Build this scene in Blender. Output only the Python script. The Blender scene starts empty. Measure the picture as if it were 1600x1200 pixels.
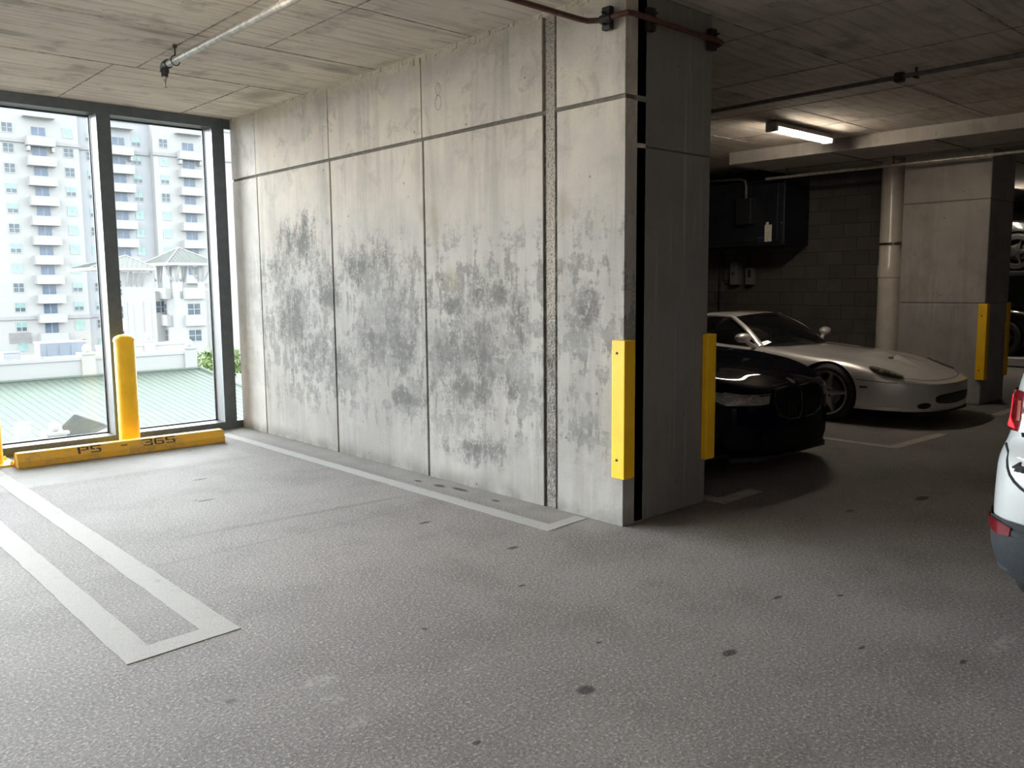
import bpy, bmesh, math, random
import numpy as np
from mathutils import Vector, Matrix
from mathutils.bvhtree import BVHTree

random.seed(7)
SC = bpy.context.scene
COL = SC.collection
PI = math.pi

# ------------------------------------------------------------------ camera
cam_d = bpy.data.cameras.new('camera')
cam = bpy.data.objects.new('camera', cam_d)
COL.objects.link(cam)
cam_d.sensor_fit = 'HORIZONTAL'
cam_d.sensor_width = 36.0
cam_d.lens = 36.0 * 1324.67 / 1600.0
cam_d.clip_start, cam_d.clip_end = 0.05, 600
r_ = Vector((0.73621, -0.67670, -0.00841))
u_ = Vector((0.08478, 0.07990, 0.99319))
f_ = Vector((0.67142, 0.73191, -0.11619))
cam.matrix_world = Matrix(((r_.x, u_.x, -f_.x, 0), (r_.y, u_.y, -f_.y, 0), (r_.z, u_.z, -f_.z, 1.55), (0, 0, 0, 1)))
SC.camera = cam

# ------------------------------------------------------------------ sky, sun, exposure
SKY = 27.0
w = bpy.data.worlds.new('overcast_sky'); SC.world = w
w.use_nodes = True
_nt = w.node_tree; bg = _nt.nodes['Background']
def _wn(t, **k):
    d = _nt.nodes.new('ShaderNode' + t)
    for a, b in k.items(): setattr(d, a, b)
    return d
def _rng(sock, a, b, lo, hi):
    d = _wn('MapRange', interpolation_type='SMOOTHSTEP'); _nt.links.new(sock, d.inputs[0])
    for q, v in enumerate((a, b, lo, hi)): d.inputs[1 + q].default_value = v
    return d.outputs[0]
def _mul(a, b, op='MULTIPLY'):
    d = _wn('Math', operation=op)
    for q, v in enumerate((a, b)):
        if isinstance(v, (int, float)): d.inputs[q].default_value = v
        else: _nt.links.new(v, d.inputs[q])
    return d.outputs[0]
_tc = _wn('TexCoord'); _sp = _wn('SeparateXYZ'); _nt.links.new(_tc.outputs['Generated'], _sp.inputs[0])
# hazy overcast: the glare of the hidden sun stands behind the tower (+Y), dim towards the zenith and behind us
_front = _rng(_sp.outputs[1], -.05, .5, 5.6, SKY)
_zen = _rng(_sp.outputs[2], .25, .95, 1.0, .16)
_hor = _rng(_sp.outputs[2], -.06, .01, .06, 1.0)
bg.inputs[0].default_value = (0.92, 0.965, 1.01, 1)
_nt.links.new(_mul(_mul(_front, _zen), _hor), bg.inputs[1])
sun_d = bpy.data.lights.new('sun', 'SUN'); sun_d.energy = .5; sun_d.angle = math.radians(6); sun_d.color = (1, .96, .9)
sun = bpy.data.objects.new('sun', sun_d); COL.objects.link(sun)
sun.rotation_euler = Vector((1.0, 0.22, -1.05)).to_track_quat('-Z', 'Y').to_euler()
SC.view_settings.view_transform = 'Standard'
SC.view_settings.look = 'None'
SC.view_settings.gamma = 1.0
SC.view_settings.use_curve_mapping = False
SC.view_settings.exposure = 0.0
SC.cycles.use_denoising = True
SC.cycles.max_bounces = 10
SC.cycles.diffuse_bounces = 6
SC.cycles.transparent_max_bounces = 16
SC.cycles.sample_clamp_indirect = 6
# window portals: help the sky light through the real window openings
for nm, (px, wd) in {'portal_bay': (-3.1, 14.3)}.items():
    l = bpy.data.lights.new(nm, 'AREA'); l.shape = 'RECTANGLE'; l.size = wd; l.size_y = 3.3
    l.cycles.is_portal = True
    o = bpy.data.objects.new(nm, l); COL.objects.link(o)
    o.location = (px, 9.25, 1.66)
    o.rotation_euler = (-PI / 2, 0, 0)      # shines to -Y, into the garage

# ------------------------------------------------------------------ tagging
def tag(o, label=None, cat=None, group=None, kind=None):
    if label: o['label'] = label
    if cat: o['category'] = cat
    if group: o['group'] = group
    if kind: o['kind'] = kind
    return o

def thing(name, label, cat, loc=(0, 0, 0), rotz=0.0, group=None, kind=None):
    o = bpy.data.objects.new(name, None); COL.objects.link(o)
    o.empty_display_size = .1
    o.location = loc; o.rotation_euler = (0, 0, rotz)
    return tag(o, label, cat, group, kind)

def copy_tree(o, parent=None):
    c = o.copy(); COL.objects.link(c)
    if parent: c.parent = parent
    for ch in list(o.children): copy_tree(ch, c)
    return c

def wloc(o):
    v = Vector((0, 0, 0))
    while o is not None:
        v += o.location; o = o.parent
    return v

# ------------------------------------------------------------------ mesh builder
class MB:
    def __init__(s): s.v = []; s.f = []; s.m = []
    def add(s, vs, fs, mi=0):
        b = len(s.v); s.v += [tuple(p) for p in vs]
        for f in fs: s.f.append(tuple(i + b for i in f)); s.m.append(mi)
        return s
    def box(s, x0, x1, y0, y1, z0, z1, mi=0):
        vs = [(x0, y0, z0), (x1, y0, z0), (x1, y1, z0), (x0, y1, z0), (x0, y0, z1), (x1, y0, z1), (x1, y1, z1), (x0, y1, z1)]
        return s.add(vs, [(0, 3, 2, 1), (4, 5, 6, 7), (0, 1, 5, 4), (1, 2, 6, 5), (2, 3, 7, 6), (3, 0, 4, 7)], mi)
    def bbox(s, x0, x1, y0, y1, z0, z1, b=.01, mi=0):
        bm = bmesh.new(); bmesh.ops.create_cube(bm, size=1)
        for q in bm.verts: q.co = Vector(((x0 + x1) / 2 + q.co.x * (x1 - x0), (y0 + y1) / 2 + q.co.y * (y1 - y0), (z0 + z1) / 2 + q.co.z * (z1 - z0)))
        bmesh.ops.bevel(bm, geom=bm.edges[:], offset=b, segments=2, affect='EDGES', profile=.5)
        return s.bm(bm, mi)
    def bm(s, bm, mi=0, M=None):
        bm.verts.index_update()
        vs = [(M @ q.co) if M else q.co.copy() for q in bm.verts]
        s.add(vs, [[q.index for q in f.verts] for f in bm.faces], mi); bm.free(); return s
    def prism(s, poly, axis, a0, a1, mi=0):
        """poly: 2D outline in the two other axes (cyclic order), extruded along axis"""
        n = len(poly)
        def mk(p, a):
            return {'x': (a, p[0], p[1]), 'y': (p[0], a, p[1]), 'z': (p[0], p[1], a)}[axis]
        vs = [mk(p, a0) for p in poly] + [mk(p, a1) for p in poly]
        fs = [tuple(range(n))[::-1], tuple(range(n, 2 * n))] + [(i, (i + 1) % n, n + (i + 1) % n, n + i) for i in range(n)]
        return s.add(vs, fs, mi)
    def tube(s, path, r, seg=10, mi=0, cap=True, ry=None):
        path = [Vector(p) for p in path]; n = len(path)
        rs = r if isinstance(r, (list, tuple)) else [r] * n
        vs = []; prev = None
        for i, p in enumerate(path):
            t = (path[min(i + 1, n - 1)] - path[max(i - 1, 0)]).normalized()
            if prev is None:
                a = t.cross(Vector((0, 0, 1)));
                if a.length < 1e-3: a = Vector((1, 0, 0))
            else: a = prev - t * prev.dot(t)
            a.normalize(); b = t.cross(a); prev = a
            for k in range(seg):
                g = 2 * PI * k / seg
                vs.append(p + a * math.cos(g) * rs[i] + b * math.sin(g) * (ry or rs[i]))
        fs = [(i * seg + k, i * seg + (k + 1) % seg, (i + 1) * seg + (k + 1) % seg, (i + 1) * seg + k) for i in range(n - 1) for k in range(seg)]
        if cap: fs += [tuple(range(seg))[::-1], tuple((n - 1) * seg + k for k in range(seg))]
        return s.add(vs, fs, mi)
    def lathe(s, prof, c=(0, 0, 0), axis='z', seg=24, mi=0, cap=True):
        """prof: list of (radius, height)"""
        vs = []
        for r, h in prof:
            for k in range(seg):
                g = 2 * PI * k / seg; x, y = r * math.cos(g), r * math.sin(g)
                p = {'z': (x, y, h), 'x': (h, x, y), 'y': (x, h, y)}[axis]
                vs.append((p[0] + c[0], p[1] + c[1], p[2] + c[2]))
        n = len(prof)
        fs = [(i * seg + k, i * seg + (k + 1) % seg, (i + 1) * seg + (k + 1) % seg, (i + 1) * seg + k) for i in range(n - 1) for k in range(seg)]
        if cap and prof[0][0] > 1e-5: fs.append(tuple(range(seg))[::-1])
        if cap and prof[-1][0] > 1e-5: fs.append(tuple((n - 1) * seg + k for k in range(seg)))
        return s.add(vs, fs, mi)
    def grid(s, G, mi=0):
        R, C = len(G), len(G[0])
        return s.add([p for row in G for p in row], [(i * C + j, i * C + j + 1, (i + 1) * C + j + 1, (i + 1) * C + j) for i in range(R - 1) for j in range(C - 1)], mi)
    def build(s, name, mats, parent=None, smooth=False, origin=None, local=False, fix=True, merge=1e-5, sharp=35):
        me = bpy.data.meshes.new(name)
        bm = bmesh.new()
        vv = [bm.verts.new(p) for p in s.v]
        for f, m in zip(s.f, s.m):
            try:
                q = bm.faces.new([vv[i] for i in f]); q.material_index = m
            except ValueError: pass
        if merge: bmesh.ops.remove_doubles(bm, verts=bm.verts[:], dist=merge)
        bmesh.ops.dissolve_degenerate(bm, edges=bm.edges[:], dist=1e-6)
        if fix: bmesh.ops.recalc_face_normals(bm, faces=bm.faces[:])
        off = Vector(origin) if origin else (Vector((0, 0, 0)) if (local or parent is None) else wloc(parent))
        for q in bm.verts: q.co -= off
        bm.to_mesh(me); bm.free()
        for m in (mats if isinstance(mats, (list, tuple)) else [mats]): me.materials.append(m)
        if smooth:
            me.polygons.foreach_set('use_smooth', [True] * len(me.polygons))
            if sharp:
                me.set_sharp_from_angle(angle=math.radians(sharp))
        o = bpy.data.objects.new(name, me); COL.objects.link(o)
        if parent: o.parent = parent
        if origin: o.location = origin
        return o

# ------------------------------------------------------------------ materials
class G:
    """tiny node-graph helper"""
    def __init__(s, name):
        s.mat = bpy.data.materials.new(name); s.mat.use_nodes = True
        s.nt = s.mat.node_tree; s.N = s.nt.nodes; s.L = s.nt.links
        s.bsdf = s.N['Principled BSDF']
        s.co = s.N.new('ShaderNodeTexCoord').outputs['Object']
    def n(s, t, props=None, **ins):
        d = s.N.new('ShaderNode' + t)
        for k, v in (props or {}).items(): setattr(d, k, v)
        for k, v in ins.items():
            key = int(k[1:]) if k[0] == 'i' and k[1:].isdigit() else k
            s.put(d.inputs[key], v)
        return d
    def put(s, inp, v):
        if isinstance(v, bpy.types.NodeSocket): s.L.new(v, inp)
        elif isinstance(v, (tuple, list)) and len(v) == 3 and inp.type == 'RGBA': inp.default_value = (*v, 1)
        else: inp.default_value = v
    def m(s, op, a, b=0.0, c=0.0, clamp=False):
        d = s.N.new('ShaderNodeMath'); d.operation = op; d.use_clamp = clamp
        for i, v in enumerate((a, b, c)):
            s.put(d.inputs[i], v)
        return d.outputs[0]
    def scale(s, v, co=None):
        d = s.N.new('ShaderNodeVectorMath'); d.operation = 'MULTIPLY'
        s.L.new(co or s.co, d.inputs[0]); d.inputs[1].default_value = v
        return d.outputs[0]
    def noise(s, sc, det=4, rough=.55, co=None, dist=0.0):
        d = s.N.new('ShaderNodeTexNoise'); s.L.new(co or s.co, d.inputs['Vector'])
        d.inputs['Scale'].default_value = sc; d.inputs['Detail'].default_value = det
        d.inputs['Roughness'].default_value = rough; d.inputs['Distortion'].default_value = dist
        return d.outputs['Fac']
    def vor(s, sc, co=None, feature='F1', out='Distance'):
        d = s.N.new('ShaderNodeTexVoronoi'); d.feature = feature; s.L.new(co or s.co, d.inputs['Vector'])
        d.inputs['Scale'].default_value = sc
        return d.outputs[out]
    def step(s, v, a, b, lo=0.0, hi=1.0, kind='SMOOTHSTEP'):
        d = s.N.new('ShaderNodeMapRange'); d.interpolation_type = kind
        s.put(d.inputs[0], v)
        for i, q in enumerate((a, b, lo, hi)): s.put(d.inputs[1 + i], q)
        return d.outputs[0]
    def mix(s, f, a, b, mode='MIX'):
        d = s.N.new('ShaderNodeMix'); d.data_type = 'RGBA'; d.blend_type = mode
        s.put(d.inputs[0], f); s.put(d.inputs[6], a); s.put(d.inputs[7], b)
        return d.outputs[2]
    def xyz(s, co=None):
        d = s.N.new('ShaderNodeSeparateXYZ'); s.L.new(co or s.co, d.inputs[0]); return d.outputs
    def blob(s, a, b, ca, cb, ra, rb, soft=.6, wob=None):
        """soft-edged ellipse at (ca, cb) in the plane of sockets a, b"""
        x = s.m('DIVIDE', s.m('SUBTRACT', a, ca), ra); y = s.m('DIVIDE', s.m('SUBTRACT', b, cb), rb)
        d = s.m('SQRT', s.m('ADD', s.m('MULTIPLY', x, x), s.m('MULTIPLY', y, y)))
        if wob is not None: d = s.m('ADD', d, wob)
        return s.step(d, 1 - soft, 1, 1.0, 0.0)
    def maxi(s, L):
        o = L[0]
        for q in L[1:]: o = s.m('MAXIMUM', o, q)
        return o
    def bump(s, h, st=.3, d=.01):
        b = s.N.new('ShaderNodeBump'); b.inputs['Strength'].default_value = st; b.inputs['Distance'].default_value = d
        s.L.new(h, b.inputs['Height']); s.L.new(b.outputs[0], s.bsdf.inputs['Normal'])
    def done(s, col=None, rough=None, metal=None, spec=None, coat=None):
        for k, v in (('Base Color', col), ('Roughness', rough), ('Metallic', metal), ('Specular IOR Level', spec), ('Coat Weight', coat)):
            if v is not None: s.put(s.bsdf.inputs[k], v)
        return s.mat

def plain(name, col, rough=.5, metal=0.0, var=.12, sc=9, spec=.5, coat=0.0, bump=0.0):
    g = G(name)
    n = g.noise(sc, 4)
    c = g.mix(g.step(n, .3, .7), tuple(x * (1 - var) for x in col), tuple(min(1, x * (1 + var)) for x in col))
    if bump: g.bump(g.noise(sc * 8, 3), bump, .004)
    return g.done(c, rough, metal, spec, coat)

def emit(name, col, st):
    g = G(name)
    g.put(g.bsdf.inputs['Emission Color'], col); g.bsdf.inputs['Emission Strength'].default_value = st
    return g.done(tuple(.8 * x for x in col), .4)

def concrete_wall(name, main=True, k=1.0):
    g = G(name); X, Y, Z = g.xyz()
    big = g.noise(1.1, 6, .6)
    mid = g.noise(3.2, 6, .62)
    fine = g.noise(42, 5, .65)
    grain = g.noise(150, 3, .6)
    st = g.noise(1.0, 6, .62, g.scale((7, 7, .55)))
    st2 = g.noise(1.0, 4, .6, g.scale((26, 26, .9)))
    col = g.mix(g.step(big, .35, .65), tuple(k * q for q in (.35, .335, .318)), tuple(k * q for q in (.455, .436, .414)))
    warm = g.m('MULTIPLY', g.step(Z, 1.4, 2.9), g.step(mid, .2, .75, .5, 1.0))
    col = g.mix(g.m('MULTIPLY', warm, .92 if main else .5), col, tuple((1.0 if main else .75) * k * q for q in (.74, .65, .535)))  # beige upper part, colour also lightened in place of light bounced off the floor
    # form-work streaks running down the pour
    col = g.mix(g.m('MULTIPLY', g.step(st, .45, .68), .36), col, (.25, .235, .205))
    col = g.mix(g.m('MULTIPLY', g.step(st2, .55, .75), .35), col, (.55, .53, .49))
    if main:
        w = g.m('MULTIPLY', g.m('SUBTRACT', mid, .5), 1.5)
        sv = g.noise(1.0, 7, .7, g.scale((9, 9, 2.2)))            # vertically drawn mottling
        sh = g.noise(1.0, 6, .65, g.scale((2.2, 2.2, 7)))         # layered lifts of the pour
        br = g.noise(13, 8, .72)
        w2 = g.m('ADD', w, g.m('MULTIPLY', g.m('SUBTRACT', sv, .5), 1.8))
        spots = [(4.85, 1.50, .22, .16), (5.18, 1.40, .32, .10), (4.60, 1.47, .20, .20), (5.24, .95, .34, .40), (4.8, 1.06, .42, .36), (5.9, 1.2, .46, .55),
                 (6.3, 1.72, .55, .26), (6.2, 1.05, .40, .36), (7.45, 2.0, .45, .36), (7.6, 1.25, .50, .50), (7.3, .95, .40, .34), (6.75, .85, .35, .40), (4.46, 1.15, .22, .48),
                 (5.75, .62, .40, .18), (3.75, 1.35, .18, .26), (7.9, 1.75, .30, .30), (4.9, .32, .6, .16), (5.0, .75, .36, .24), (7.0, 1.5, .3, .3)]
        dm = g.maxi([g.blob(Y, Z, a, b, ra * 1.45, rb * 1.5, 1.0, w2) for a, b, ra, rb in spots])
        zone = g.m('MULTIPLY', g.step(Z, .05, .55), g.step(Z, 2.45, 1.55))
        veil = g.m('MULTIPLY', g.step(g.m('ADD', sv, g.m('MULTIPLY', g.m('SUBTRACT', sh, .5), .9)), .40, .58), zone)
        dm = g.m('MAXIMUM', dm, g.m('MULTIPLY', veil, .82))
        gr2 = g.m('ADD', g.m('MULTIPLY', fine, .35), g.m('ADD', g.m('MULTIPLY', br, .4), g.m('MULTIPLY', sv, .25)))
        grit = g.step(g.m('ADD', gr2, g.m('MULTIPLY', g.m('SUBTRACT', dm, .5), .20)), .46, .60)
        col = g.mix(g.m('MULTIPLY', g.m('ADD', g.m('MULTIPLY', grit, .86), .10), dm), col, (.13, .127, .12))
        near = g.m('MULTIPLY', g.step(Y, 8.30, 8.36), .6)  # panel next to the window lightened: daylight painted into the colour
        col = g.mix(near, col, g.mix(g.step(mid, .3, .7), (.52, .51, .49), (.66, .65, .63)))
        # pale bloom between the dark patches
        pale = g.m('MULTIPLY', g.step(g.m('ADD', sh, g.m('ADD', g.m('MULTIPLY', g.m('SUBTRACT', fine, .5), .4), g.m('MULTIPLY', g.m('SUBTRACT', sv, .5), .5))), .47, .66), g.m('MULTIPLY', g.step(Z, .1, .5), g.step(Z, 2.1, 1.2)))
        col = g.mix(g.m('MULTIPLY', pale, g.m('SUBTRACT', .55, g.m('MULTIPLY', dm, .35))), col, (.50, .493, .478))
        # blotchy laitance and trowel marks on the upper lift
        up = g.m('MULTIPLY', g.step(g.noise(5, 7, .7, dist=.8), .52, .64), g.step(Z, 2.0, 2.7))
        col = g.mix(g.m('MULTIPLY', up, .5), col, (.36, .325, .28))
        # tan stains, damp foot of the wall
        tan = g.maxi([g.blob(Y, Z, 5.36, 2.05, .16, .28, .8, w), g.blob(Y, Z, 3.96, 2.05, .13, .2, .8, w), g.blob(Y, Z, 5.5, 2.12, .09, .13, .7, w), g.blob(Y, Z, 5.15, 1.60, .14, .14, .7, w)])
        col = g.mix(g.m('MULTIPLY', tan, .5), col, (.30, .265, .185))
        damp = g.m('MULTIPLY', g.step(Z, .16, .0), g.step(mid, .35, .6))
        col = g.mix(g.m('MULTIPLY', damp, .7), col, (.16, .155, .14))
        # rough ribbon of exposed grout under the ceiling
        rib = g.m('MULTIPLY', g.step(g.m('ADD', Z, g.m('MULTIPLY', mid, .35)), 3.36, 3.44), g.step(fine, .35, .6))
        col = g.mix(g.m('MULTIPLY', rib, .6), col, (.55, .49, .37))
    else:
        col = g.mix(g.m('MULTIPLY', g.step(mid, .5, .68), .4), col, (.22, .212, .195))
    v = g.vor(9.0); gate = g.step(g.vor(9.0, out='Color'), .72, .74) if False else g.step(g.noise(2.7, 2), .5, .56)
    bug = g.m('MULTIPLY', g.step(v, .10, .06), gate)
    col = g.mix(g.m('MULTIPLY', bug, .75), col, (.10, .095, .085))
    col = g.mix(g.step(grain, .2, .8, .0, .22), col, (.18, .175, .165))
    h = g.m('ADD', g.m('MULTIPLY', fine, .5), g.m('ADD', g.m('MULTIPLY', st2, .5), g.m('MULTIPLY', bug, -2.0)))
    g.bump(h, .35, .012)
    return g.done(col, .88, spec=.25)

def concrete_ceiling(name):
    g = G(name); X, Y, Z = g.xyz()
    big = g.noise(.8, 6, .6); mid = g.noise(2.4, 6, .62)
    grainy = g.noise(1.0, 5, .6, g.scale((1.2, 16, 3)))
    fine = g.noise(60, 4)
    col = g.mix(g.step(big, .3, .7), (.57, .51, .435), (.70, .63, .535))
    col = g.mix(g.m('MULTIPLY', g.step(grainy, .45, .66), .5), col, (.29, .25, .205))
    col = g.mix(g.m('MULTIPLY', g.step(mid, .52, .68), .6), col, (.27, .235, .19))
    col = g.mix(g.m('MULTIPLY', g.step(g.noise(1.7, 5, .6, dist=.6), .58, .7), .3), col, (.52, .475, .40))
    w = g.m('MULTIPLY', g.m('SUBTRACT', mid, .5), 2.0)
    dk = g.maxi([g.blob(X, Y, 2.35, 6.2, .5, .12, .9, w), g.blob(X, Y, 1.6, 6.9, .25, .1, .9, w), g.blob(X, Y, 3.85, 6.3, .3, .16, .9, w), g.blob(X, Y, 3.8, 7.6, .2, .5, .9, w), g.blob(X, Y, 6.4, 3.4, .25, .1, .9, w)])
    col = g.mix(g.m('MULTIPLY', dk, .5), col, (.16, .145, .12))
    v = g.vor(7.0); bug = g.m('MULTIPLY', g.step(v, .07, .04), g.step(g.noise(2.2, 2), .52, .58))
    col = g.mix(g.m('MULTIPLY', bug, .8), col, (.08, .07, .06))
    g.bump(g.m('ADD', fine, g.m('MULTIPLY', grainy, .8)), .22, .01)
    return g.done(col, .9, spec=.2)

def floor_mat(name):
    g = G(name); X, Y, Z = g.xyz()
    big = g.noise(.55, 6, .62); mid = g.noise(2.0, 6, .62); fine = g.noise(28, 5, .6)
    sp = g.noise(72, 5, .74); sp2 = g.vor(95)
    col = g.mix(g.step(big, .32, .68), (.172, .160, .153), (.226, .211, .202))
    col = g.mix(g.m('MULTIPLY', g.step(mid, .46, .68), .6), col, (.135, .124, .115))
    # exposed aggregate
    col = g.mix(g.m('MULTIPLY', g.step(sp, .52, .66), .85), col, (.46, .438, .42))
    col = g.mix(g.m('MULTIPLY', g.step(sp, .47, .34), .85), col, (.085, .078, .07))
    col = g.mix(g.m('MULTIPLY', g.step(fine, .58, .72), .3), col, (.36, .345, .32))
    w = g.m('MULTIPLY', g.m('SUBTRACT', mid, .5), 1.1)
    # smooth trowelled strip by the wheel stop and along the wall foot
    yw = g.m('ADD', Y, g.m('MULTIPLY', w, .12))
    strip = g.m('MULTIPLY', g.step(yw, 7.30, 7.38), g.step(X, 3.50, 3.44))
    strip2 = g.m('MULTIPLY', g.step(g.m('ADD', X, g.m('MULTIPLY', w, .18)), 3.82, 3.95), g.step(X, 5.2, 5.1))
    sm = g.m('MAXIMUM', g.m('MULTIPLY', strip, .75), g.m('MULTIPLY', g.m('MULTIPLY', strip2, g.step(Y, 3.3, 3.6)), .55))
    col = g.mix(sm, col, g.mix(g.step(mid, .35, .7), (.29, .28, .265), (.22, .212, .20)))
    edge = g.m('MULTIPLY', g.m('MULTIPLY', g.step(g.m('ABSOLUTE', g.m('SUBTRACT', yw, 7.28)), .16, .03), g.step(X, 3.5, 3.3)), g.step(fine, .42, .6))
    col = g.mix(g.m('MULTIPLY', edge, .45), col, (.10, .095, .088))
    # hairline joint and tyre track across the bay
    trk = g.m('MULTIPLY', g.step(g.m('ABSOLUTE', g.m('SUBTRACT', g.m('ADD', Y, g.m('MULTIPLY', X, .07)), g.m('ADD', 5.33, g.m('MULTIPLY', w, .05)))), .05, .01), g.m('MULTIPLY', g.step(X, 1.7, 2.2), g.step(X, 3.7, 3.3)))
    trk2 = g.m('MULTIPLY', g.step(g.m('ABSOLUTE', g.m('SUBTRACT', Y, g.m('ADD', 4.75, g.m('MULTIPLY', w, .04)))), .012, .003), g.step(X, 3.9, 3.6))
    col = g.mix(g.m('MULTIPLY', g.m('MAXIMUM', trk, trk2), .4), col, (.09, .085, .08))
    # oil drips and gum
    spots = [(2.662, 2.355, .022, .016), (3.432, 1.547, .035, .014), (2.98, 1.906, .06, .035), (3.25, 4.4, .07, .03), (2.7, 6.7, .08, .03), (2.45, 6.0, .1, .03), (3.3, 3.6, .06, .03), (2.9, 3.1, .035, .02), (3.7, 2.1, .05, .02), (2.2, 3.0, .02, .02), (3.95, 1.9, .03, .02), (5.5, 2.6, .06, .03), (2.3, 2.1, .06, .05), (1.75, 2.1, .03, .02), (3.6, 1.2, .05, .02), (6.2, 2.4, .12, .05), (3.95, 5.15, .05, .10), (3.99, 4.95, .04, .14), (3.93, 5.4, .03, .06), (3.96, 4.5, .03, .06)]
    wk = g.m('MULTIPLY', w, .8); dk = g.maxi([g.blob(X, Y, a, b, p * .85, q * .85, .5, wk) for a, b, p, q in spots])
    col = g.mix(g.m('MULTIPLY', dk, .85), col, (.025, .024, .023))
    rnd = g.m('MULTIPLY', g.step(g.vor(2.1), .055, .035), g.step(g.noise(1.3, 2), .48, .54))
    col = g.mix(g.m('MULTIPLY', rnd, .6), col, (.05, .047, .044))
    pale = g.maxi([g.blob(X, Y, a, b, p, q, .7, w) for a, b, p, q in [(1.59, 2.87, .10, .07), (1.51, 2.50, .09, .06), (1.55, 2.7, .05, .06), (3.9, 1.15, .18, .05), (2.05, 2.55, .3, .008)]])
    col = g.mix(g.m('MULTIPLY', g.m('MULTIPLY', pale, g.step(fine, .4, .62)), .55), col, (.36, .35, .33))
    g.bump(g.m('ADD', g.m('MULTIPLY', sp, 1.0), g.m('MULTIPLY', fine, .6)), .6, .016)
    rough = g.m('SUBTRACT', .80, g.m('MULTIPLY', sp, .25))
    return g.done(col, rough, spec=.22)

def paint_line(name, col, thr=.36):
    g = G(name)
    wear = g.m('ADD', g.noise(9, 6, .7), g.m('MULTIPLY', g.m('SUBTRACT', g.noise(90, 4, .7), .5), .5))
    c = g.mix(g.step(wear, thr - .09, thr + .07), (.24, .225, .20), col)
    c = g.mix(g.step(g.noise(150, 3, .7), .35, .65, .28, .0), c, (.2, .195, .18))
    g.bump(g.noise(110, 4, .7), .4, .01)
    return g.done(c, .75, spec=.22)

def block_wall(name):
    g = G(name); X, Y, Z = g.xyz()
    cv = g.N.new('ShaderNodeCombineXYZ'); g.L.new(Y, cv.inputs[0]); g.L.new(Z, cv.inputs[1])
    b = g.N.new('ShaderNodeTexBrick'); g.L.new(cv.outputs[0], b.inputs['Vector'])
    b.inputs['Scale'].default_value = 1.0; b.inputs['Mortar Size'].default_value = .006
    b.inputs['Brick Width'].default_value = .40; b.inputs['Row Height'].default_value = .20
    b.inputs['Color1'].default_value = (.075, .068, .06, 1); b.inputs['Color2'].default_value = (.10, .09, .08, 1); b.inputs['Mortar'].default_value = (.045, .04, .036, 1)
    n = g.noise(2.5, 5)
    c = g.mix(g.m('MULTIPLY', g.step(n, .4, .7), .5), b.outputs[0], (.055, .05, .045))
    g.bump(g.m('ADD', g.m('MULTIPLY', b.outputs['Fac'], -1.0), g.m('MULTIPLY', g.noise(60, 3), .3)), .5, .008)
    return g.done(c, .9, spec=.2)

def car_paint(name, col, metal=.0, rough=.3, flake=True, coat=1.0):
    g = G(name)
    n = g.noise(900, 2)
    c = g.mix(g.step(n, .3, .7, 0, .2), col, tuple(min(1, x * 1.5) for x in col)) if flake else col
    g.bsdf.inputs['Coat Roughness'].default_value = .04
    return g.done(c, rough, metal, .5, coat)

def glass(name, tint, tr=.3, rough=.02, ior=1.45):
    g = G(name)
    t = g.n('BsdfTransparent', Color=(*tint, 1))
    gl = g.n('BsdfGlossy', Color=(1, 1, 1, 1), Roughness=rough)
    f = g.n('Fresnel', IOR=ior)
    dk = g.n('BsdfDiffuse', Color=tuple(.03 * x for x in tint) + (1,))
    m1 = g.n('MixShader', i0=1 - tr, i1=t.outputs[0], i2=dk.outputs[0])
    m2 = g.n('MixShader', i0=f.outputs[0], i1=m1.outputs[0], i2=gl.outputs[0])
    g.L.new(m2.outputs[0], g.N['Material Output'].inputs[0])
    return g.mat

M = {}
M['wall'] = concrete_wall('board_marked_concrete')
M['pillar'] = concrete_wall('pillar_concrete', False, .9)
M['pillar_dark'] = concrete_wall('shaded_pillar_concrete', False, .52)  # darker copy of pillar concrete, the near pillar's shade put into its colour
M['ceil'] = concrete_ceiling('soffit_concrete')
M['floor'] = floor_mat('aggregate_floor')
M['joint'] = plain('joint_dark', (.045, .038, .032), .9, var=.3, sc=30)
def joint_mat():
    g = G('form_joint'); X, Y, Z = g.xyz()
    n = g.noise(14, 5, .7)
    faint = g.m('MAXIMUM', g.step(Z, 2.66, 2.68), g.step(Y, 7.6, 8.2))
    c = g.mix(g.m('MULTIPLY', faint, .62), (.05, .044, .04), (.20, .175, .15))
    c = g.mix(g.m('MULTIPLY', g.step(n, .45, .7), .5), c, (.30, .275, .245))
    g.bump(n, .5, .01)
    return g.done(c, .9, spec=.2)
M['wall_joint'] = joint_mat()
def grout_mat():
    g = G('grout_strip'); X, Y, Z = g.xyz()
    n = g.noise(8, 6, .7); v = g.vor(60); f = g.noise(70, 4, .7)
    c = g.mix(g.step(v, .1, .5), (.24, .215, .185), (.50, .455, .39))
    lo = g.step(g.m('ADD', Z, g.m('MULTIPLY', n, .8)), 2.0, 1.5)
    c = g.mix(g.m('MULTIPLY', lo, .8), c, g.mix(g.step(n, .35, .6), (.10, .098, .094), (.30, .295, .28)))
    e = g.step(g.m('ABSOLUTE', g.m('SUBTRACT', Y, 4.082)), .034, .046)
    c = g.mix(g.m('MULTIPLY', e, g.step(n, .3, .6, .35, .9)), c, (.09, .082, .075))
    g.bump(g.m('ADD', v, f), .8, .02)
    return g.done(c, .9, spec=.2)
M['grout'] = grout_mat()
M['ceil_joint'] = plain('soffit_joint', (.32, .285, .235), .9, var=.5, sc=14)
M['line'] = paint_line('white_road_paint', (.36, .355, .345), .36)
M['line_old'] = paint_line('worn_road_paint', (.42, .40, .37), .42)
M['block'] = block_wall('block_masonry')
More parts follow.
